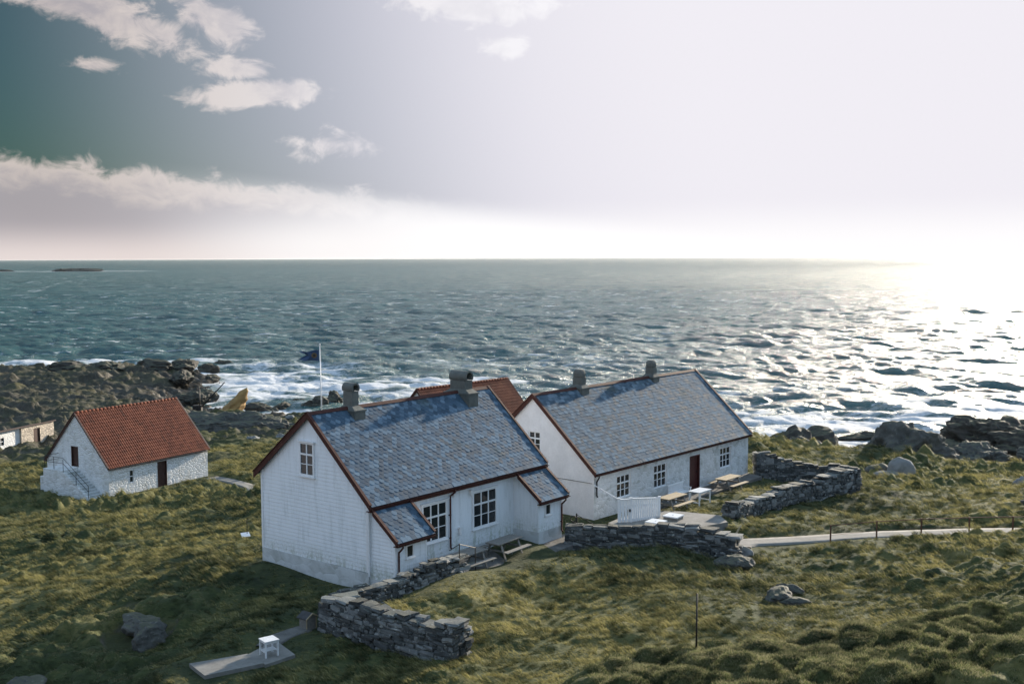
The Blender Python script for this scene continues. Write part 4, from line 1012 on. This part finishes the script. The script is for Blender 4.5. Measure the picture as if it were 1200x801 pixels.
def stack_rock():
    # pointed fin of rock: taller mesh swept to a leaning tip
    mb = MB(); P = []
    for i in range(15):
        k = i/14; z = k*4.1; w = 2.1*(1-k)**.6+.3+.25*mnoise.noise(Vector((k*6, 3, 1))); dpt = 2.0*(1-k)**.8+.25; cx = -1.4+2.9*k**.9; P.append([(cx+w*.75*math.cos(t)*(1+.22*mnoise.noise(Vector((math.cos(t)*1.5, math.sin(t)*1.5, z*1.6)))), dpt*math.sin(t)*(1+.2*mnoise.noise(Vector((math.cos(t)*2, 5, z)))), z) for t in np.linspace(0, 2*PI, 25)])
    P.append([(1.75, 0, 4.3)]*25); mb.grid(P); o = mb.obj('rock_fin', 'ochre_rock'); o.location = (-39.6, 157.2, -9.6)
    tag(o, 'tall leaning fin of ochre-yellow rock pointing up against the surf of the cove', 'rock')
# the low boulder made above becomes the foot of the fin
bpy.data.objects['rock_stack']['label'] = 'low ochre-yellow block at the foot of the leaning rock fin'
stack_rock()
boulder('rock_bank', 'broad dark blue-grey rock bank below the leaning yellow fin', 'boulder', (-36.0, 139.5, -9.6), (17.0, 7.0, 5.2), 22, .38, cat='rock', sub=6, sink=.3)
shore = [
    ((-37.9, 165.0), (5.5, 3, 2.4), True, 'dark flat-topped rock in the white water just right of the yellow fin'),
    ((-35.2, 168.7), (5.0, 2.4, 1.7), True, 'low dark rock in the surf midway between the yellow fin and the flagpole'),
    ((-34.0, 174.6), (4.5, 2, 1.5), True, 'smaller dark rock in the surf, farther out, left of the flagpole'),
    ((-30.1, 169.5), (5.5, 3, 2.6), True, 'dark rock at the foot of the flagpole, on its left side'),
    ((-28.1, 173.4), (5, 3, 3.0), True, 'dark humped rock just right of the flagpole base'),
    ((-63.1, 240.8), (4, 2.5, 1.7), True, 'lone dark rock off the tip of the headland'),
    ((-60.1, 238.7), (2.2, 1.6, 0.9), True, 'tiny dark rock outermost off the tip of the headland'),
    ((-62.1, 224.4), (5, 3, 2.6), True, 'dark wet rock at the very tip of the headland'),
    ((-56.6, 207.1), (4, 3, 2.2), True, 'dark rock at the water edge below the headland tip'),
    ((-49.9, 178.3), (5, 4, 2.6), True, 'dark rock in the cove behind the derrick'),
    ((-50.4, 171.4), (6, 4, 3.2), False, 'brown rock at the waterside between the barn roof and the derrick'),
    ((-58.1, 193.8), (7, 4, 2.8), False, 'broad dark rock on the right flank of the headland'),
    ((-67.2, 206.3), (9, 6, 3.0), False, 'wide dark rock on the crest of the headland near its tip'),
    ((-62.5, 209.0), (7, 5, 2.8), False, 'dark rock on the headland crest, next to the tip'),
    ((-75.1, 203.8), (8, 5, 2.4), False, 'dark rock in the middle of the headland crest'),
    ((-82.4, 204.5), (9, 6, 2.6), False, 'long dark rock at the left end of the headland crest'),
    ((-33.6, 143.9), (1.6, 1.2, 0.9), False, 'grey stone in the grass, leftmost below the dark rock bank'),
    ((-30.4, 140.3), (1.9, 1.4, 0.8), False, 'flat grey stone in the grass halfway to the gable roof edge'),
    ((-29.6, 146.3), (1.7, 1.2, 0.9), False, 'pale grey stone in the grass close to the gable roof edge'),
    ((-27.2, 129.1), (1.5, 1.1, 0.7), False, 'small grey stone in the grass left of the gable roof edge'),
    ((-30.2, 127.4), (1.8, 1.3, 0.8), False, 'grey stone in the grass right of the red barn roof'),
    ((-35.2, 180.8), (2.2, 1.5, 1.2), False, 'dark stone at the shore above the gable roof edge'),
]
for i, (p, s, wet_, lab) in enumerate(shore):
    z0 = max(gz(*p), SEA-.2); boulder('shore_rock', lab, 'wet_rock' if wet_ or s[0] > 3 else 'pale_boulder', (p[0], p[1], z0-.1), s, 40+i, .45, 'rocks of the left shore', 'rock', i*1.3, 4, .22)
# rocks in the grass
gr = [((8.6+.9, 46.6), (1.7, 1.2, .85), 'flat dark rock in the grass by the end of the yard wall'), ((10.15, 41.6), (1.5, 1.0, .75), 'square grey rock jutting out of the grass slope in the right foreground'), ((10.9, 42.5), (1.8, .6, .5), 'long narrow grey rock lying behind the square one in the grass slope'), ((10.6, 40.9), (1.3, .7, .45), 'low grey rock lying in front of the square one in the grass slope'),
      ((10.3, 48.3), (.85, .8, .75), 'small upright pale block beside the path at the end of the yard wall'), ((27.6, 55.5), (5.0, 2.0, 1.5), 'broad blue-grey rock hump behind the path railing near the right edge'),
      ((-14.1, 41.0), (1.9, 1.4, .8), 'dark craggy outcrop with pale top in the left foreground slope'), ((-13.3, 39.6), (1.6, 1.3, 1.2), 'dark steep rock at the foot of the left foreground outcrop'), ((-16.3, 35.6), (1.9, 1.5, .9), 'dark low rock in the lower left corner of the slope'), ((31.5, 67.5), (1.2, 1.0, .8), 'pale rock on the grass bank at the right edge')]
for i, (p, s, lab) in enumerate(gr):
    boulder('boulder', lab, 'pale_boulder' if i in (4, 9) else 'boulder', on_ground(*p), s, 70+i, .35 if i != 4 else .2, cat='boulder', rz=i*.9+.3, sub=4, sink=.3)
# islets
def islet(x, y, L, H, sd, lab):
    boulder('islet', lab, 'boulder', (x, y, SEA-1.5), (L, L*.35, H), sd, .6, cat='islet', sub=4, sink=.1)
islet(-842, 2150, 100, 9, 91, 'long low brown skerry ringed by surf near the horizon'); islet(-1000, 2180, 50, 6, 92, 'smaller skerry left of the long one near the horizon')

# ------------------------------------------------------------------ yard, slabs and paths
def sheet(name, mat, poly, z, th, sink=.0, n=1):
    mb = MB(); mb.prism([(x, y, z-th) for x, y in poly], (0, 0, th)); o = mb.obj(name, mat); o['kind'] = 'structure'; return o
def ribbon(name, mat, pl, hw, step=.4, lift=.05):
    P = [np.array(p, float) for p in pl]; pts = []
    for i in range(len(P)-1):
        p0, p1, p2, p3 = P[max(i-1, 0)], P[i], P[i+1], P[min(i+2, len(P)-1)]; n = max(2, int(np.hypot(*(p2-p1))/step))
        for j in range(n):
            t = j/n; pts.append(.5*((2*p1)+(-p0+p2)*t+(2*p0-5*p1+4*p2-p3)*t*t+(-p0+3*p1-3*p2+p3)*t**3))
    pts.append(P[-1]); pts = np.array(pts); d = np.gradient(pts, axis=0); d /= np.hypot(d[:, 0], d[:, 1])[:, None]; nn = np.stack([-d[:, 1], d[:, 0]], 1)
    cols = np.array([-1, -.96, -.5, 0, .5, .96, 1]); zc = ground(pts[:, 0], pts[:, 1])[0]; zc = np.convolve(np.pad(zc, 3, 'edge'), np.ones(7)/7, 'valid')
    jit = 1+.08*fbm(pts[:, 0]*.8, pts[:, 1]*.8, 2)
    X = pts[:, None, 0]+nn[:, None, 0]*cols*hw*jit[:, None]; Y = pts[:, None, 1]+nn[:, None, 1]*cols*hw*jit[:, None]
    Z = np.repeat((zc+lift)[:, None], 7, 1); Z[:, 0] -= .3; Z[:, -1] -= .3
    return np_mesh(name, X, Y, Z, mat)
ribbon('path', 'concrete', PATH_R, .62); ribbon('path', 'concrete', PATH_L, .6)
o, a, b = frame(*HA); LA = lambda s, t: tuple(o+a*s+b*t)
oB, aB, bB = frame(*HB); LB = lambda s, t: tuple(oB+aB*s+bB*t)
def lw(h, s, t): o_, a_, b_ = frame(*h); return tuple(o_+a_*s+b_*t)
sheet('paving', 'gravel', [LA(1.85, -.02), LA(1.85, -2.6), LA(6, -2.9), LA(11.5, -2.6), LA(11.5, -1.2), LA(9.2, -.02)], .045, .3)
# slab yard in front of the stone house gable
pz = .18
yard = sheet('paving', 'concrete', [LB(-.9, -1.5), LB(.4, -1.35), LB(2.4, -1.6), LB(3.4, -2.9), LB(3.9, -4.9), LB(2.9, -5.9), LB(1.0, -5.3), LB(-1.6, -3.6)], pz, .5)
hatch_pts = [((6.88, 52.26), 'square white-topped hatch on the yard paving, nearer the wall'), ((7.88, 53.47), 'square white-topped hatch on the yard paving, nearer the house')]
for i, (p, lab) in enumerate(hatch_pts):
    t = thing('hatch', lab, 'hatch', (p[0], p[1], pz), PI/2-HB[2]+.1)
    m = MB(); m.box(-.36, .36, -.36, .36, 0, .16); m.obj('kerb', 'concrete', t)
    m = MB(); m.box(-.40, .40, -.40, .40, .162, .22); m.box(-.05, .05, -.02, .02, .22, .25); m.obj('lid', 'trim_white', t)
# doorstep strip along the stone house front
sheet('paving', 'gravel', [LB(3.2, -.02), LB(3.2, -1.1), LB(9, -1.3), LB(15.5, -1.2), LB(15.9, -.02)], -.12, .3)
# slabs in the left foreground
sheet('paving', 'concrete', [(-10.36, 34.48), (-8.70, 35.34), (-7.98, 34.49), (-9.58, 33.45)], .13, .5)
sheet('paving', 'concrete', [(-8.67, 35.35), (-8.10, 36.72), (-7.13, 35.29), (-7.91, 34.40)], .11, .5)
ribbon('path', 'gravel', [(-8.3, 36.2), (-8.0, 37.2), (-7.3, 38.1)], .38, lift=.06)

# ------------------------------------------------------------------ furniture and small things
def stool_table():
    t = thing('garden_table', 'small white square table standing on the slabs in the left foreground', 'table', (-7.97, 35.25, .112), .65); t.scale = (.70, .70, .86)
    m = MB()
    for i in range(5): m.box(-.36, .36, -.36+i*.146, -.36+i*.146+.136, .60, .635)
    m.obj('tabletop', 'weather_white', t)
    for x in (-1, 1):
        for y in (-1, 1): m = MB(); m.box(x*.30-.035, x*.30+.035, y*.30-.035, y*.30+.035, 0, .598); m.obj('leg', 'weather_white', t)
    m = MB(); 
    for y in (-.30, .30): m.box(-.264, .264, y-.02, y+.02, .52, .595)
    for x in (-.30, .30): m.box(x-.02, x+.02, -.264, .264, .52, .595)
    m.obj('apron', 'weather_white', t); m = MB()
    for y in (-.15, 0, .15): m.box(-.29, .29, y-.04, y+.04, .215, .245)
    for x in (-.30, .30): m.box(x-.018, x+.018, -.264, .264, .18, .22)
    m.obj('lower_shelf', 'weather_white', t)
stool_table()
def small_hut():
    z = gz(-7.25, 38.2); t = thing('well_cover', 'tiny pitched-roof wooden box beside the left end of the foreground wall', 'box', (-7.25, 38.2, z), .9); t.scale = (.66, .66, .72)
    m = MB(); m.prism([(-.34, -.28, -.1), (.34, -.28, -.1), (.34, -.28, .62), (0, -.28, .80), (-.34, -.28, .62)], (0, .56, 0)); m.obj('box_body', 'wood_grey', t)
    for s in (-1, 1):
        m = MB(); m.prism([(0, -.38, .84), (s*.46, -.38, .60), (s*.46, .38, .60), (0, .38, .84)], (0, 0, .035)); m.obj('roof_board', 'felt', t)
    m = MB()
    for x in (-.36, .30): m.box(x, x+.06, -.30, -.281, -.1, .60)
    m.beam((-.46, -.395, .60), (0, -.395, .85), .03, .07); m.beam((.46, -.395, .60), (0, -.395, .85), .03, .07); m.obj('trim', 'wood_tan', t)
small_hut()
def picnic(label, loc, rz, top='wood_grey'):
    t = thing('picnic_table', label, 'picnic table', loc, rz, None)
    m = MB()
    for i in range(5): m.box(-.9, .9, -.36+i*.147, -.36+i*.147+.135, .71, .75)
    m.obj('tabletop', top, t)
    for s in (-1, 1):
        m = MB(); m.box(-.9, .9, s*.72-.13, s*.72-.005, .42, .455); m.box(-.9, .9, s*.72+.005, s*.72+.13, .42, .455); m.obj('seat', top, t)
    for x in (-.62, .62):
        m = MB(); m.beam((x, -.26, .70), (x, -.55, 0), .045, .10, (1, 0, 0)); m.beam((x, .26, .70), (x, .55, 0), .045, .10, (1, 0, 0))
        m.box(x+.024, x+.068, -.84, .84, .34, .418); m.box(x-.068, x-.024, -.34, .34, .62, .708); m.obj('trestle', 'wood_grey', t)
    return t
# picnic tables along the houses
pa = LA(4.25, -1.5); pb = LA(6.8, -1.4)
p1 = picnic('grey wooden picnic table below the left front window of the clapboard house', (*pa, .047), rot_of(HA))
dup(p1, (*pb, .047), rot_of(HA)+.05, 'grey wooden picnic table below the right front window of the clapboard house')
pc = LB(4.55, -1.75); pd = LB(11.3, -1.25)
p2 = picnic('tan wooden picnic table beside the white bench in front of the stone house', (pc[0], pc[1], gz(*pc)), rot_of(HB), 'wood_tan')
dup(p2, (pd[0], pd[1], gz(*pd)), rot_of(HB), 'tan wooden picnic table right of the red door of the stone house')
for ob in C.objects:
    if ob.name.startswith('picnic_table'): ob['group'] = 'picnic tables along the two houses'
def white_bench():
    c = LB(6.9, -.75); t = thing('garden_bench', 'white slatted garden bench against the front wall of the stone house', 'bench', (c[0], c[1], gz(*c)), rot_of(HB))
    m = MB()
    for i in range(4): m.box(-.75, .75, -.22+i*.115, -.22+i*.115+.1, .42, .445)
    m.obj('seat', 'trim_white', t)
    m = MB()
    for i in range(13): m.box(-.72+i*.115, -.72+i*.115+.06, .26, .28, .50, .86)
    m.box(-.78, .78, .25, .29, .86, .93); m.box(-.78, .78, .25, .29, .45, .50); m.obj('backrest', 'trim_white', t)
    for x in (-.74, .74):
        for (y, h) in ((-.22, .64), (.27, .90)): m = MB(); m.box(x-.03, x+.03, y-.03, y+.03, 0, h if y < 0 else .449); m.obj('leg', 'trim_white', t)
        m = MB(); m.box(x-.035, x+.035, -.28, .245, .641, .67); m.obj('armrest', 'trim_white', t)
    c = LB(7.05, -1.9); t = thing('garden_table', 'white garden table between the tan picnic table and the red door', 'table', (c[0], c[1], gz(*c)), rot_of(HB))
    m = MB()
    for i in range(6): m.box(-.62, .62, -.36+i*.122, -.36+i*.122+.11, .70, .73)
    m.obj('tabletop', 'trim_white', t)
    for x in (-.55, .55):
        for y in (-.3, .3): m = MB(); m.box(x-.03, x+.03, y-.03, y+.03, 0, .698); m.obj('leg', 'trim_white', t)
    m = MB(); m.box(-.52, .52, -.32, -.28, .62, .698); m.box(-.52, .52, .28, .32, .62, .698)
    for x in (-.55, .55): m.box(x-.02, x+.02, -.27, .27, .12, .17)
    m.obj('apron', 'trim_white', t)
white_bench()
def yard_fence():
    # white board fence with a gate leaf beside the stone house
    p0, p1, p2 = LB(-.15, -1.35), LB(.9, -1.25), LB(2.9, -1.85)
    p0 = (5.15, 52.9); p1 = (5.75, 53.0); p2 = (7.25, 53.9)
    t = thing('board_fence', 'white vertical-board fence with a sloping top rail between the stone house corner and the yard', 'fence', (p0[0], p0[1], -.15))
    def run(a, b_, za, zb, nm, zl=.05):
        A = Vector((a[0]-p0[0], a[1]-p0[1], 0)); B_ = Vector((b_[0]-p0[0], b_[1]-p0[1], 0)); L = (B_-A).length; u = (B_-A)/L; n = Vector((-u.y, u.x, 0)); k = int(L/.13); m = MB()
        for i in range(k):
            s = i*L/k; h = za+(zb-za)*s/L; P = A+u*s; w = L/k-.028
            m.prism([P+Vector((0, 0, zl)), P+u*w+Vector((0, 0, zl)), P+u*w+Vector((0, 0, h)), P+Vector((0, 0, h))], n*.025)
        o_ = m.obj(nm, 'trim_white', t)
        r_ = MB(); r_.beam(A+Vector((0, 0, za+.03))+n*.012, B_+Vector((0, 0, zb+.03))+n*.012, .11, .045)
        for kk in (.3, .8): r_.beam(A+n*.05+Vector((0, 0, za*kk)), B_+n*.05+Vector((0, 0, zb*kk)), .04, .09)
        r_.obj('rail', 'trim_white', t)
    run(p0, p1, 1.42, 1.42, 'gate_leaf'); run(p1, p2, 1.45, 1.28, 'board_panel')
    for (p, h) in ((p0, 1.5), (p1, 1.5), (p2, 1.36)):
        m = MB(); m.box(p[0]-p0[0]-.05, p[0]-p0[0]+.05, p[1]-p0[1]-.05, p[1]-p0[1]+.05, -.3, h); m.box(p[0]-p0[0]-.07, p[0]-p0[0]+.07, p[1]-p0[1]-.07, p[1]-p0[1]+.07, h+.001, h+.03); m.obj('post', 'trim_white', t)
    m = MB(); m.beam((LB(0, 0)[0]-p0[0], LB(0, 0)[1]-p0[1]-.05, 1.85), (.0, 0, 1.45), .03, .05); m.obj('stay_rail', 'trim_white', t)
    m = MB(); m.box(.5, .58, -.02, .0, .85, .98); m.obj('latch', 'iron', t)
yard_fence()

def rail_fence():
    t = thing('path_railing', 'thin rusty iron railing along the path at the right', 'railing', (0, 0, 0))
    pts = [(14.95, 51.2), (17.3, 51.75), (19.42, 51.75), (21.55, 51.4), (23.4, 50.95), (25.6, 50.3), (28, 49.6), (31, 48.8)]
    tops = []
    for x, y in pts:
        z = gz(x, y); tops.append((x, y, z+.84)); m = MB(); m.box(x-.03, x+.03, y-.03, y+.03, z-.3, z+.88); m.obj('post', 'rust', t)
    m = MB(); m.tube(tops, .022, 6); m.obj('rail', 'rust', t, True); m = MB(); m.tube([(x, y, z-.45) for x, y, z in tops], .008, 5); m.obj('wire', 'rust', t)
rail_fence()

def flagpole():
    x, y = -26.9, 158.5; x, y = -20.9, 120.5; z = gz(x, y)
    t = thing('flagpole', 'tall white flagpole behind the clapboard house with a blue flag', 'flagpole', (x, y, z))
    h = 3.6-z
    m = MB(); m.tube([(0, 0, -.3), (-.12, 0, h)], .075, 12, .04); m.obj('pole', 'trim_white', t, True)
    m = MB(); m.tube([(-.12, 0, h), (-.12, 0, h+.12)], .13, 12, .05); m.obj('finial', 'trim_white', t, True)
    m = MB(); m.tube([(.12, 0, .9), (.1, -.06, h*.5), (-.02, -.05, h-.1)], .008, 5); m.obj('halyard', 'trim_white', t)
    m = MB(); m.box(-.25, .25, -.25, .25, -.4, .35); m.obj('base', 'concrete', t)
    # swallow-tailed flag blown to the left
    f = MB(); nu, nv = 30, 14; P = []
    L, H = 2.25, 1.25
    for i in range(nu+1):
        u = i/nu; row = []
        for j in range(nv+1):
            v = j/nv; hh = H*(1-.35*u); zz = (v-.5)*hh+.10*math.sin(u*7+v)*u - .05*u
            cut = 1-.28*max(0, (u-.0))*(1-abs(2*v-1)); xx = -u*L*(1-.38*(1-abs(2*v-1))*u)
            row.append((xx, .22*math.sin(u*8+v*1.5)*(.3+u), zz))
        P.append(row)
    f.grid(P); me_mat, g, b_, o_ = new_mat('flag_cloth'); tc = g.n('ShaderNodeTexCoord').outputs['Object']; sp = g.n('ShaderNodeSeparateXYZ'); g.set(sp.inputs[0], tc)
    dx = g.m('ADD', sp.outputs[0], .52); r = g.m('SQRT', g.m('ADD', g.m('MULTIPLY', dx, dx), g.m('MULTIPLY', sp.outputs[2], sp.outputs[2])))
    col = g.mix(g.smooth(r, .30, .27), (.018, .05, .12, 1), (.12, .08, .03, 1)); col = g.mix(g.smooth(r, .16, .13), col, (.02, .02, .03, 1))
    g.set(b_.inputs['Base Color'], col); b_.inputs['Roughness'].default_value = .8
    o_ = f.obj('flag', me_mat, None, True); o_.location = (x-.22, y, 2.45); tag(o_, 'blue swallow-tailed flag with a small ochre emblem flying to the left', 'flag')
flagpole()

def derrick():
    x, y = -43.4, 152.5; z = gz(x, y)
    t = thing('derrick', 'small dark hand derrick with slanting boom on the rocks left of the yellow fin', 'crane', (x, y, z))
    m = MB(); m.tube([(0, 0, -.3), (0, 0, 3.3)], .09, 8); m.obj('mast', 'iron', t, True)
    m = MB(); m.tube([(.1, 0, .5), (3.6, -.2, 4.1)], .10, 8, .07); m.obj('boom', 'iron', t, True)
    m = MB(); m.tube([(0, 0, 3.2), (3.6, -.2, 4.1)], .02, 5); m.obj('stay', 'iron', t)
    m = MB(); m.box(-.9, .3, -.4, .4, -.3, .9); m.tube([(-.6, -.5, .6), (-.6, .5, .6)], .28, 12); m.obj('winch', 'iron', t)
derrick()
def winch_iron():
    x, y = 2.95, 50.3; z = gz(x, y)+.95
    t = thing('iron_windlass', 'black iron windlass with a wheel on top of the yard wall beside the right porch', 'winch', (x, y, z))
    m = MB(); m.tube([(0, 0, -.4), (0, 0, .55)], .035, 8); m.tube([(0, 0, .5), (.55, .1, .15), (.95, .15, -.1)], .018, 6); m.obj('post', 'iron', t)
    for (cx, cz, r) in ((-.16, .30, .13), (-.13, -.04, .17), (.04, -.02, .12)):
        m = MB(); m.tube([(cx+r*math.cos(a_), .03*math.sin(a_*2), cz+r*math.sin(a_)) for a_ in np.linspace(0, 2*PI, 19)], .022, 6); m.obj('ring', 'iron', t, True)
winch_iron()
def hand_rail():
    x, y = -2.15, 43.75; z = gz(x, y)
    t = thing('hand_rail', 'short black iron handrail behind the low wall by the left porch', 'handrail', (x, y, z), rot_of(HA))
    m = MB(); m.tube([(0, 0, -.2), (0, 0, 1.15)], .022, 6); m.obj('post', 'iron', t); m = MB(); m.tube([(1.1, .1, -.2), (1.1, .1, .75)], .022, 6); m.obj('post', 'iron', t)
    m = MB(); m.tube([(-.6, 0, 1.0), (0, 0, 1.13), (1.1, .1, .74)], .018, 6); m.obj('rail', 'iron', t)
hand_rail()
def sign(x, y):
    z = gz(x, y); t = thing('info_sign', 'small white tilted board on a thin post in the grass left of the clapboard house', 'sign', (x, y, z), .5)
    m = MB(); m.tube([(.1, .05, -.2), (.1, .05, 1.0)], .018, 6); m.obj('post', 'iron', t)
    m = MB(); m.prism([(-.22, -.16, .12), (.22, -.16, .12), (.22, .16, .26), (-.22, .16, .26)], (0, 0, .03)); m.obj('board', 'trim_white', t)
sign(-13.8, 56.2)
def stake(x, y, h, lab):
    z = gz(x, y); m = MB(); m.tube([(0, 0, -.3), (.01, 0, h)], .028, 8, .022); o_ = m.obj('stake', 'iron', None, True); o_.location = (x, y, z); tag(o_, lab, 'post')
stake(4.95, 29.2, 1.55, 'thin dark stake standing among the tussocks in the foreground'); 
def stump(x, y):
    z = gz(x, y); m = MB(); m.tube([(0, 0, -.1), (.18, .05, .22), (.30, .1, .34)], .05, 8, .02); o_ = m.obj('driftwood', 'wood_tan'); o_.location = (x, y, z+.1); tag(o_, 'short pale stick of driftwood by the yard corner', 'driftwood')
stump(10.7, 52.2)
for (p, lab) in (((-5.95, 38.6), 'pale flat slab lying on the wall corner in front of the gable'), ((-1.8, 44.7), 'flat pale slab on the end of the low wall by the picnic table')):
    m = MB(); stone_block(m, (0, 0, 0), .95, .6, .09, .4, 5); o_ = m.obj('stone_slab', 'pale_boulder'); o_.location = (p[0], p[1], gz(*p)+(.90 if p[0] < -5 else .22)); tag(o_, lab, 'slab')

# ------------------------------------------------------------------ grass
def tuft_mesh(name, nb, hgt, spread, bend, wid, mat, seed):
    r = random.Random(seed); vs = []; fs = []; tip = []
    for i in range(nb):
        a = r.uniform(0, 2*PI); d = spread*math.sqrt(r.random()); x, y = d*math.cos(a), d*math.sin(a); h = hgt*r.uniform(.5, 1.15); w = wid*r.uniform(.7, 1.3)
        fa = r.uniform(0, 2*PI); wx, wy = math.cos(fa)*w/2, math.sin(fa)*w/2; bx = -bend*r.uniform(.5, 1.4)*h+.25*h*math.cos(a); by = bend*.35*r.uniform(-1, 1)*h+.25*h*math.sin(a)
        o_ = len(vs)
        for (k, ww) in ((0, 1), (.45, .85), (.8, .5)):
            cx, cy, cz = x+bx*k*k, y+by*k*k, h*k*(1-.25*k); vs += [(cx-wx*ww, cy-wy*ww, cz), (cx+wx*ww, cy+wy*ww, cz)]; tip += [k, k]
        vs.append((x+bx, y+by, h*.78)); tip.append(1.0); fs += [(o_, o_+1, o_+3, o_+2), (o_+2, o_+3, o_+5, o_+4), (o_+4, o_+5, o_+6)]
    me = bpy.data.meshes.new(name); me.from_pydata(vs, [], fs); at = me.attributes.new('tip', 'FLOAT', 'POINT'); at.data.foreach_set('value', tip); me.materials.append(M[mat])
    return bpy.data.objects.new(name, me)       # source geometry, not linked to the scene

def scatter(name, label, src, X, Y, Z, S, RZ):
    me = bpy.data.meshes.new(name); n = len(X); me.vertices.add(n); me.vertices.foreach_set('co', np.stack([X, Y, Z], 1).astype(np.float32).ravel())
    a1 = me.attributes.new('tuft_scale', 'FLOAT', 'POINT'); a1.data.foreach_set('value', S.astype(np.float32))
    a2 = me.attributes.new('tuft_rot', 'FLOAT_VECTOR', 'POINT'); rv = np.zeros((n, 3), np.float32); rv[:, 2] = RZ; rv[:, 0] = rng.normal(0, .12, n); a2.data.foreach_set('vector', rv.ravel())
    o_ = bpy.data.objects.new(name, me); C.objects.link(o_); o_['kind'] = 'stuff'; o_['label'] = label; o_['category'] = 'grass'
    ng = bpy.data.node_groups.new(name, 'GeometryNodeTree'); ng.interface.new_socket('Geometry', in_out='INPUT', socket_type='NodeSocketGeometry'); ng.interface.new_socket('Geometry', in_out='OUTPUT', socket_type='NodeSocketGeometry')
    N = ng.nodes; gi = N.new('NodeGroupInput'); go = N.new('NodeGroupOutput'); ip = N.new('GeometryNodeInstanceOnPoints'); oi = N.new('GeometryNodeObjectInfo'); oi.inputs['Object'].default_value = src; oi.inputs['As Instance'].default_value = True
    sa = N.new('GeometryNodeInputNamedAttribute'); sa.data_type = 'FLOAT'; sa.inputs[0].default_value = 'tuft_scale'; ra = N.new('GeometryNodeInputNamedAttribute'); ra.data_type = 'FLOAT_VECTOR'; ra.inputs[0].default_value = 'tuft_rot'
    er = N.new('FunctionNodeEulerToRotation'); l = ng.links.new
    l(gi.outputs[0], ip.inputs['Points']); l(oi.outputs['Geometry'], ip.inputs['Instance']); l(sa.outputs[0], ip.inputs['Scale']); l(ra.outputs[0], er.inputs[0]); l(er.outputs[0], ip.inputs['Rotation']); l(ip.outputs[0], go.inputs[0])
    md = o_.modifiers.new('scatter', 'NODES'); md.node_group = ng

def make_grass():
    bands = [(22, 45, 24.), (45, 72, 10.), (72, 125, 3.5)]; XS = []; YS = []; SS = []
    for (r0, r1, dens) in bands:
        a0, a1 = math.radians(-29), math.radians(29); area = (a1-a0)/2*(r1*r1-r0*r0); n = int(area*dens)
        r = np.sqrt(rng.uniform(r0*r0, r1*r1, n)); a_ = rng.uniform(a0, a1, n); XS.append(r*np.sin(a_)); YS.append(r*np.cos(a_)); SS.append(np.full(n, {22: .85, 45: 1.15, 72: 1.8}[r0]))
    X = np.concatenate(XS); Y = np.concatenate(YS); S = np.concatenate(SS)
    Z, rm, cm, tus = ground(X, Y); b = base_h(X, Y)
    keep = (rm < .35+.2*rng.random(len(X))) & (b > -8.6)
    for (h, s0, s1, t0, t1, z) in FOOT:
        o_, a_, b_ = frame(*h); s = (X-o_[0])*a_[0]+(Y-o_[1])*a_[1]; t = (X-o_[0])*b_[0]+(Y-o_[1])*b_[1]
        tt = t0+(.0 if h is HA else .8 if h is HB else .2); keep &= ~((s > s0+.15) & (s < s1-.2) & (t > tt+.1) & (t < t1-.2))
    keep &= seg_dist(X, Y, PATH_R) > .68; keep &= seg_dist(X, Y, PATH_L) > .65
    def inpoly(poly):
        c = np.zeros(len(X), bool); n = len(poly)
        for i in range(n):
            x0, y0 = poly[i]; x1, y1 = poly[(i+1) % n]; k = ((y0 > Y) != (y1 > Y)); c ^= k & (X < (x1-x0)*(Y-y0)/(y1-y0+1e-12)+x0)
        return c
    for po in ([LB(-.9, -1.5), LB(.4, -1.35), LB(2.4, -1.6), LB(3.4, -2.9), LB(3.9, -4.9), LB(2.9, -5.9), LB(1.0, -5.3), LB(-1.6, -3.6)], [LA(1.85, -.02), LA(1.85, -2.6), LA(6, -2.9), LA(11.5, -2.6), LA(11.5, -1.2), LA(9.2, -.02)],
               [(-10.36, 34.48), (-8.70, 35.34), (-7.98, 34.49), (-9.58, 33.45)], [(-8.67, 35.35), (-8.10, 36.72), (-7.13, 35.29), (-7.91, 34.40)]): keep &= ~inpoly(po)
    X, Y, Z, S, tus, cm = (q[keep] for q in (X, Y, Z, S, tus, cm))
    long_ = fbm(X/3.5, Y/3.5, 3); S = S*(.75+.5*sstep(-.2, .4, long_)+.25*rng.random(len(X)))*(1-.5*cm)
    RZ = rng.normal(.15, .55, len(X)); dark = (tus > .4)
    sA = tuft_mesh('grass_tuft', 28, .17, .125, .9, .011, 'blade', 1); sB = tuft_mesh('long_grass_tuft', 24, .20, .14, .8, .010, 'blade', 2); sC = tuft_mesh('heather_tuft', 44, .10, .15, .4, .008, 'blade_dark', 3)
    k = rng.random(len(X)) < .35*sstep(-.1, .3, long_)+.12
    for (nm, lab, src, m) in (('grass', 'short windblown olive grass covering the slopes', sA, ~k & ~dark), ('long_grass', 'longer straw-tipped grass on the hummocks', sB, k & ~dark), ('tussock_grass', 'dense dark tussocks with pale fringes in the right foreground, and standing in for shade at lower left', sC, dark)):
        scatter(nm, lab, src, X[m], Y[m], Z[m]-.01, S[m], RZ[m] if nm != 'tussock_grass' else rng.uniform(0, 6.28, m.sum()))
    # denser cover on the tussocks
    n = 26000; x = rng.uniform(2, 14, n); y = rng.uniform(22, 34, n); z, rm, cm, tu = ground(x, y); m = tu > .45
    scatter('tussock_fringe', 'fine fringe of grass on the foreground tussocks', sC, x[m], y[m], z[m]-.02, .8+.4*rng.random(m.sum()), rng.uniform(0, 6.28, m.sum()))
make_grass()
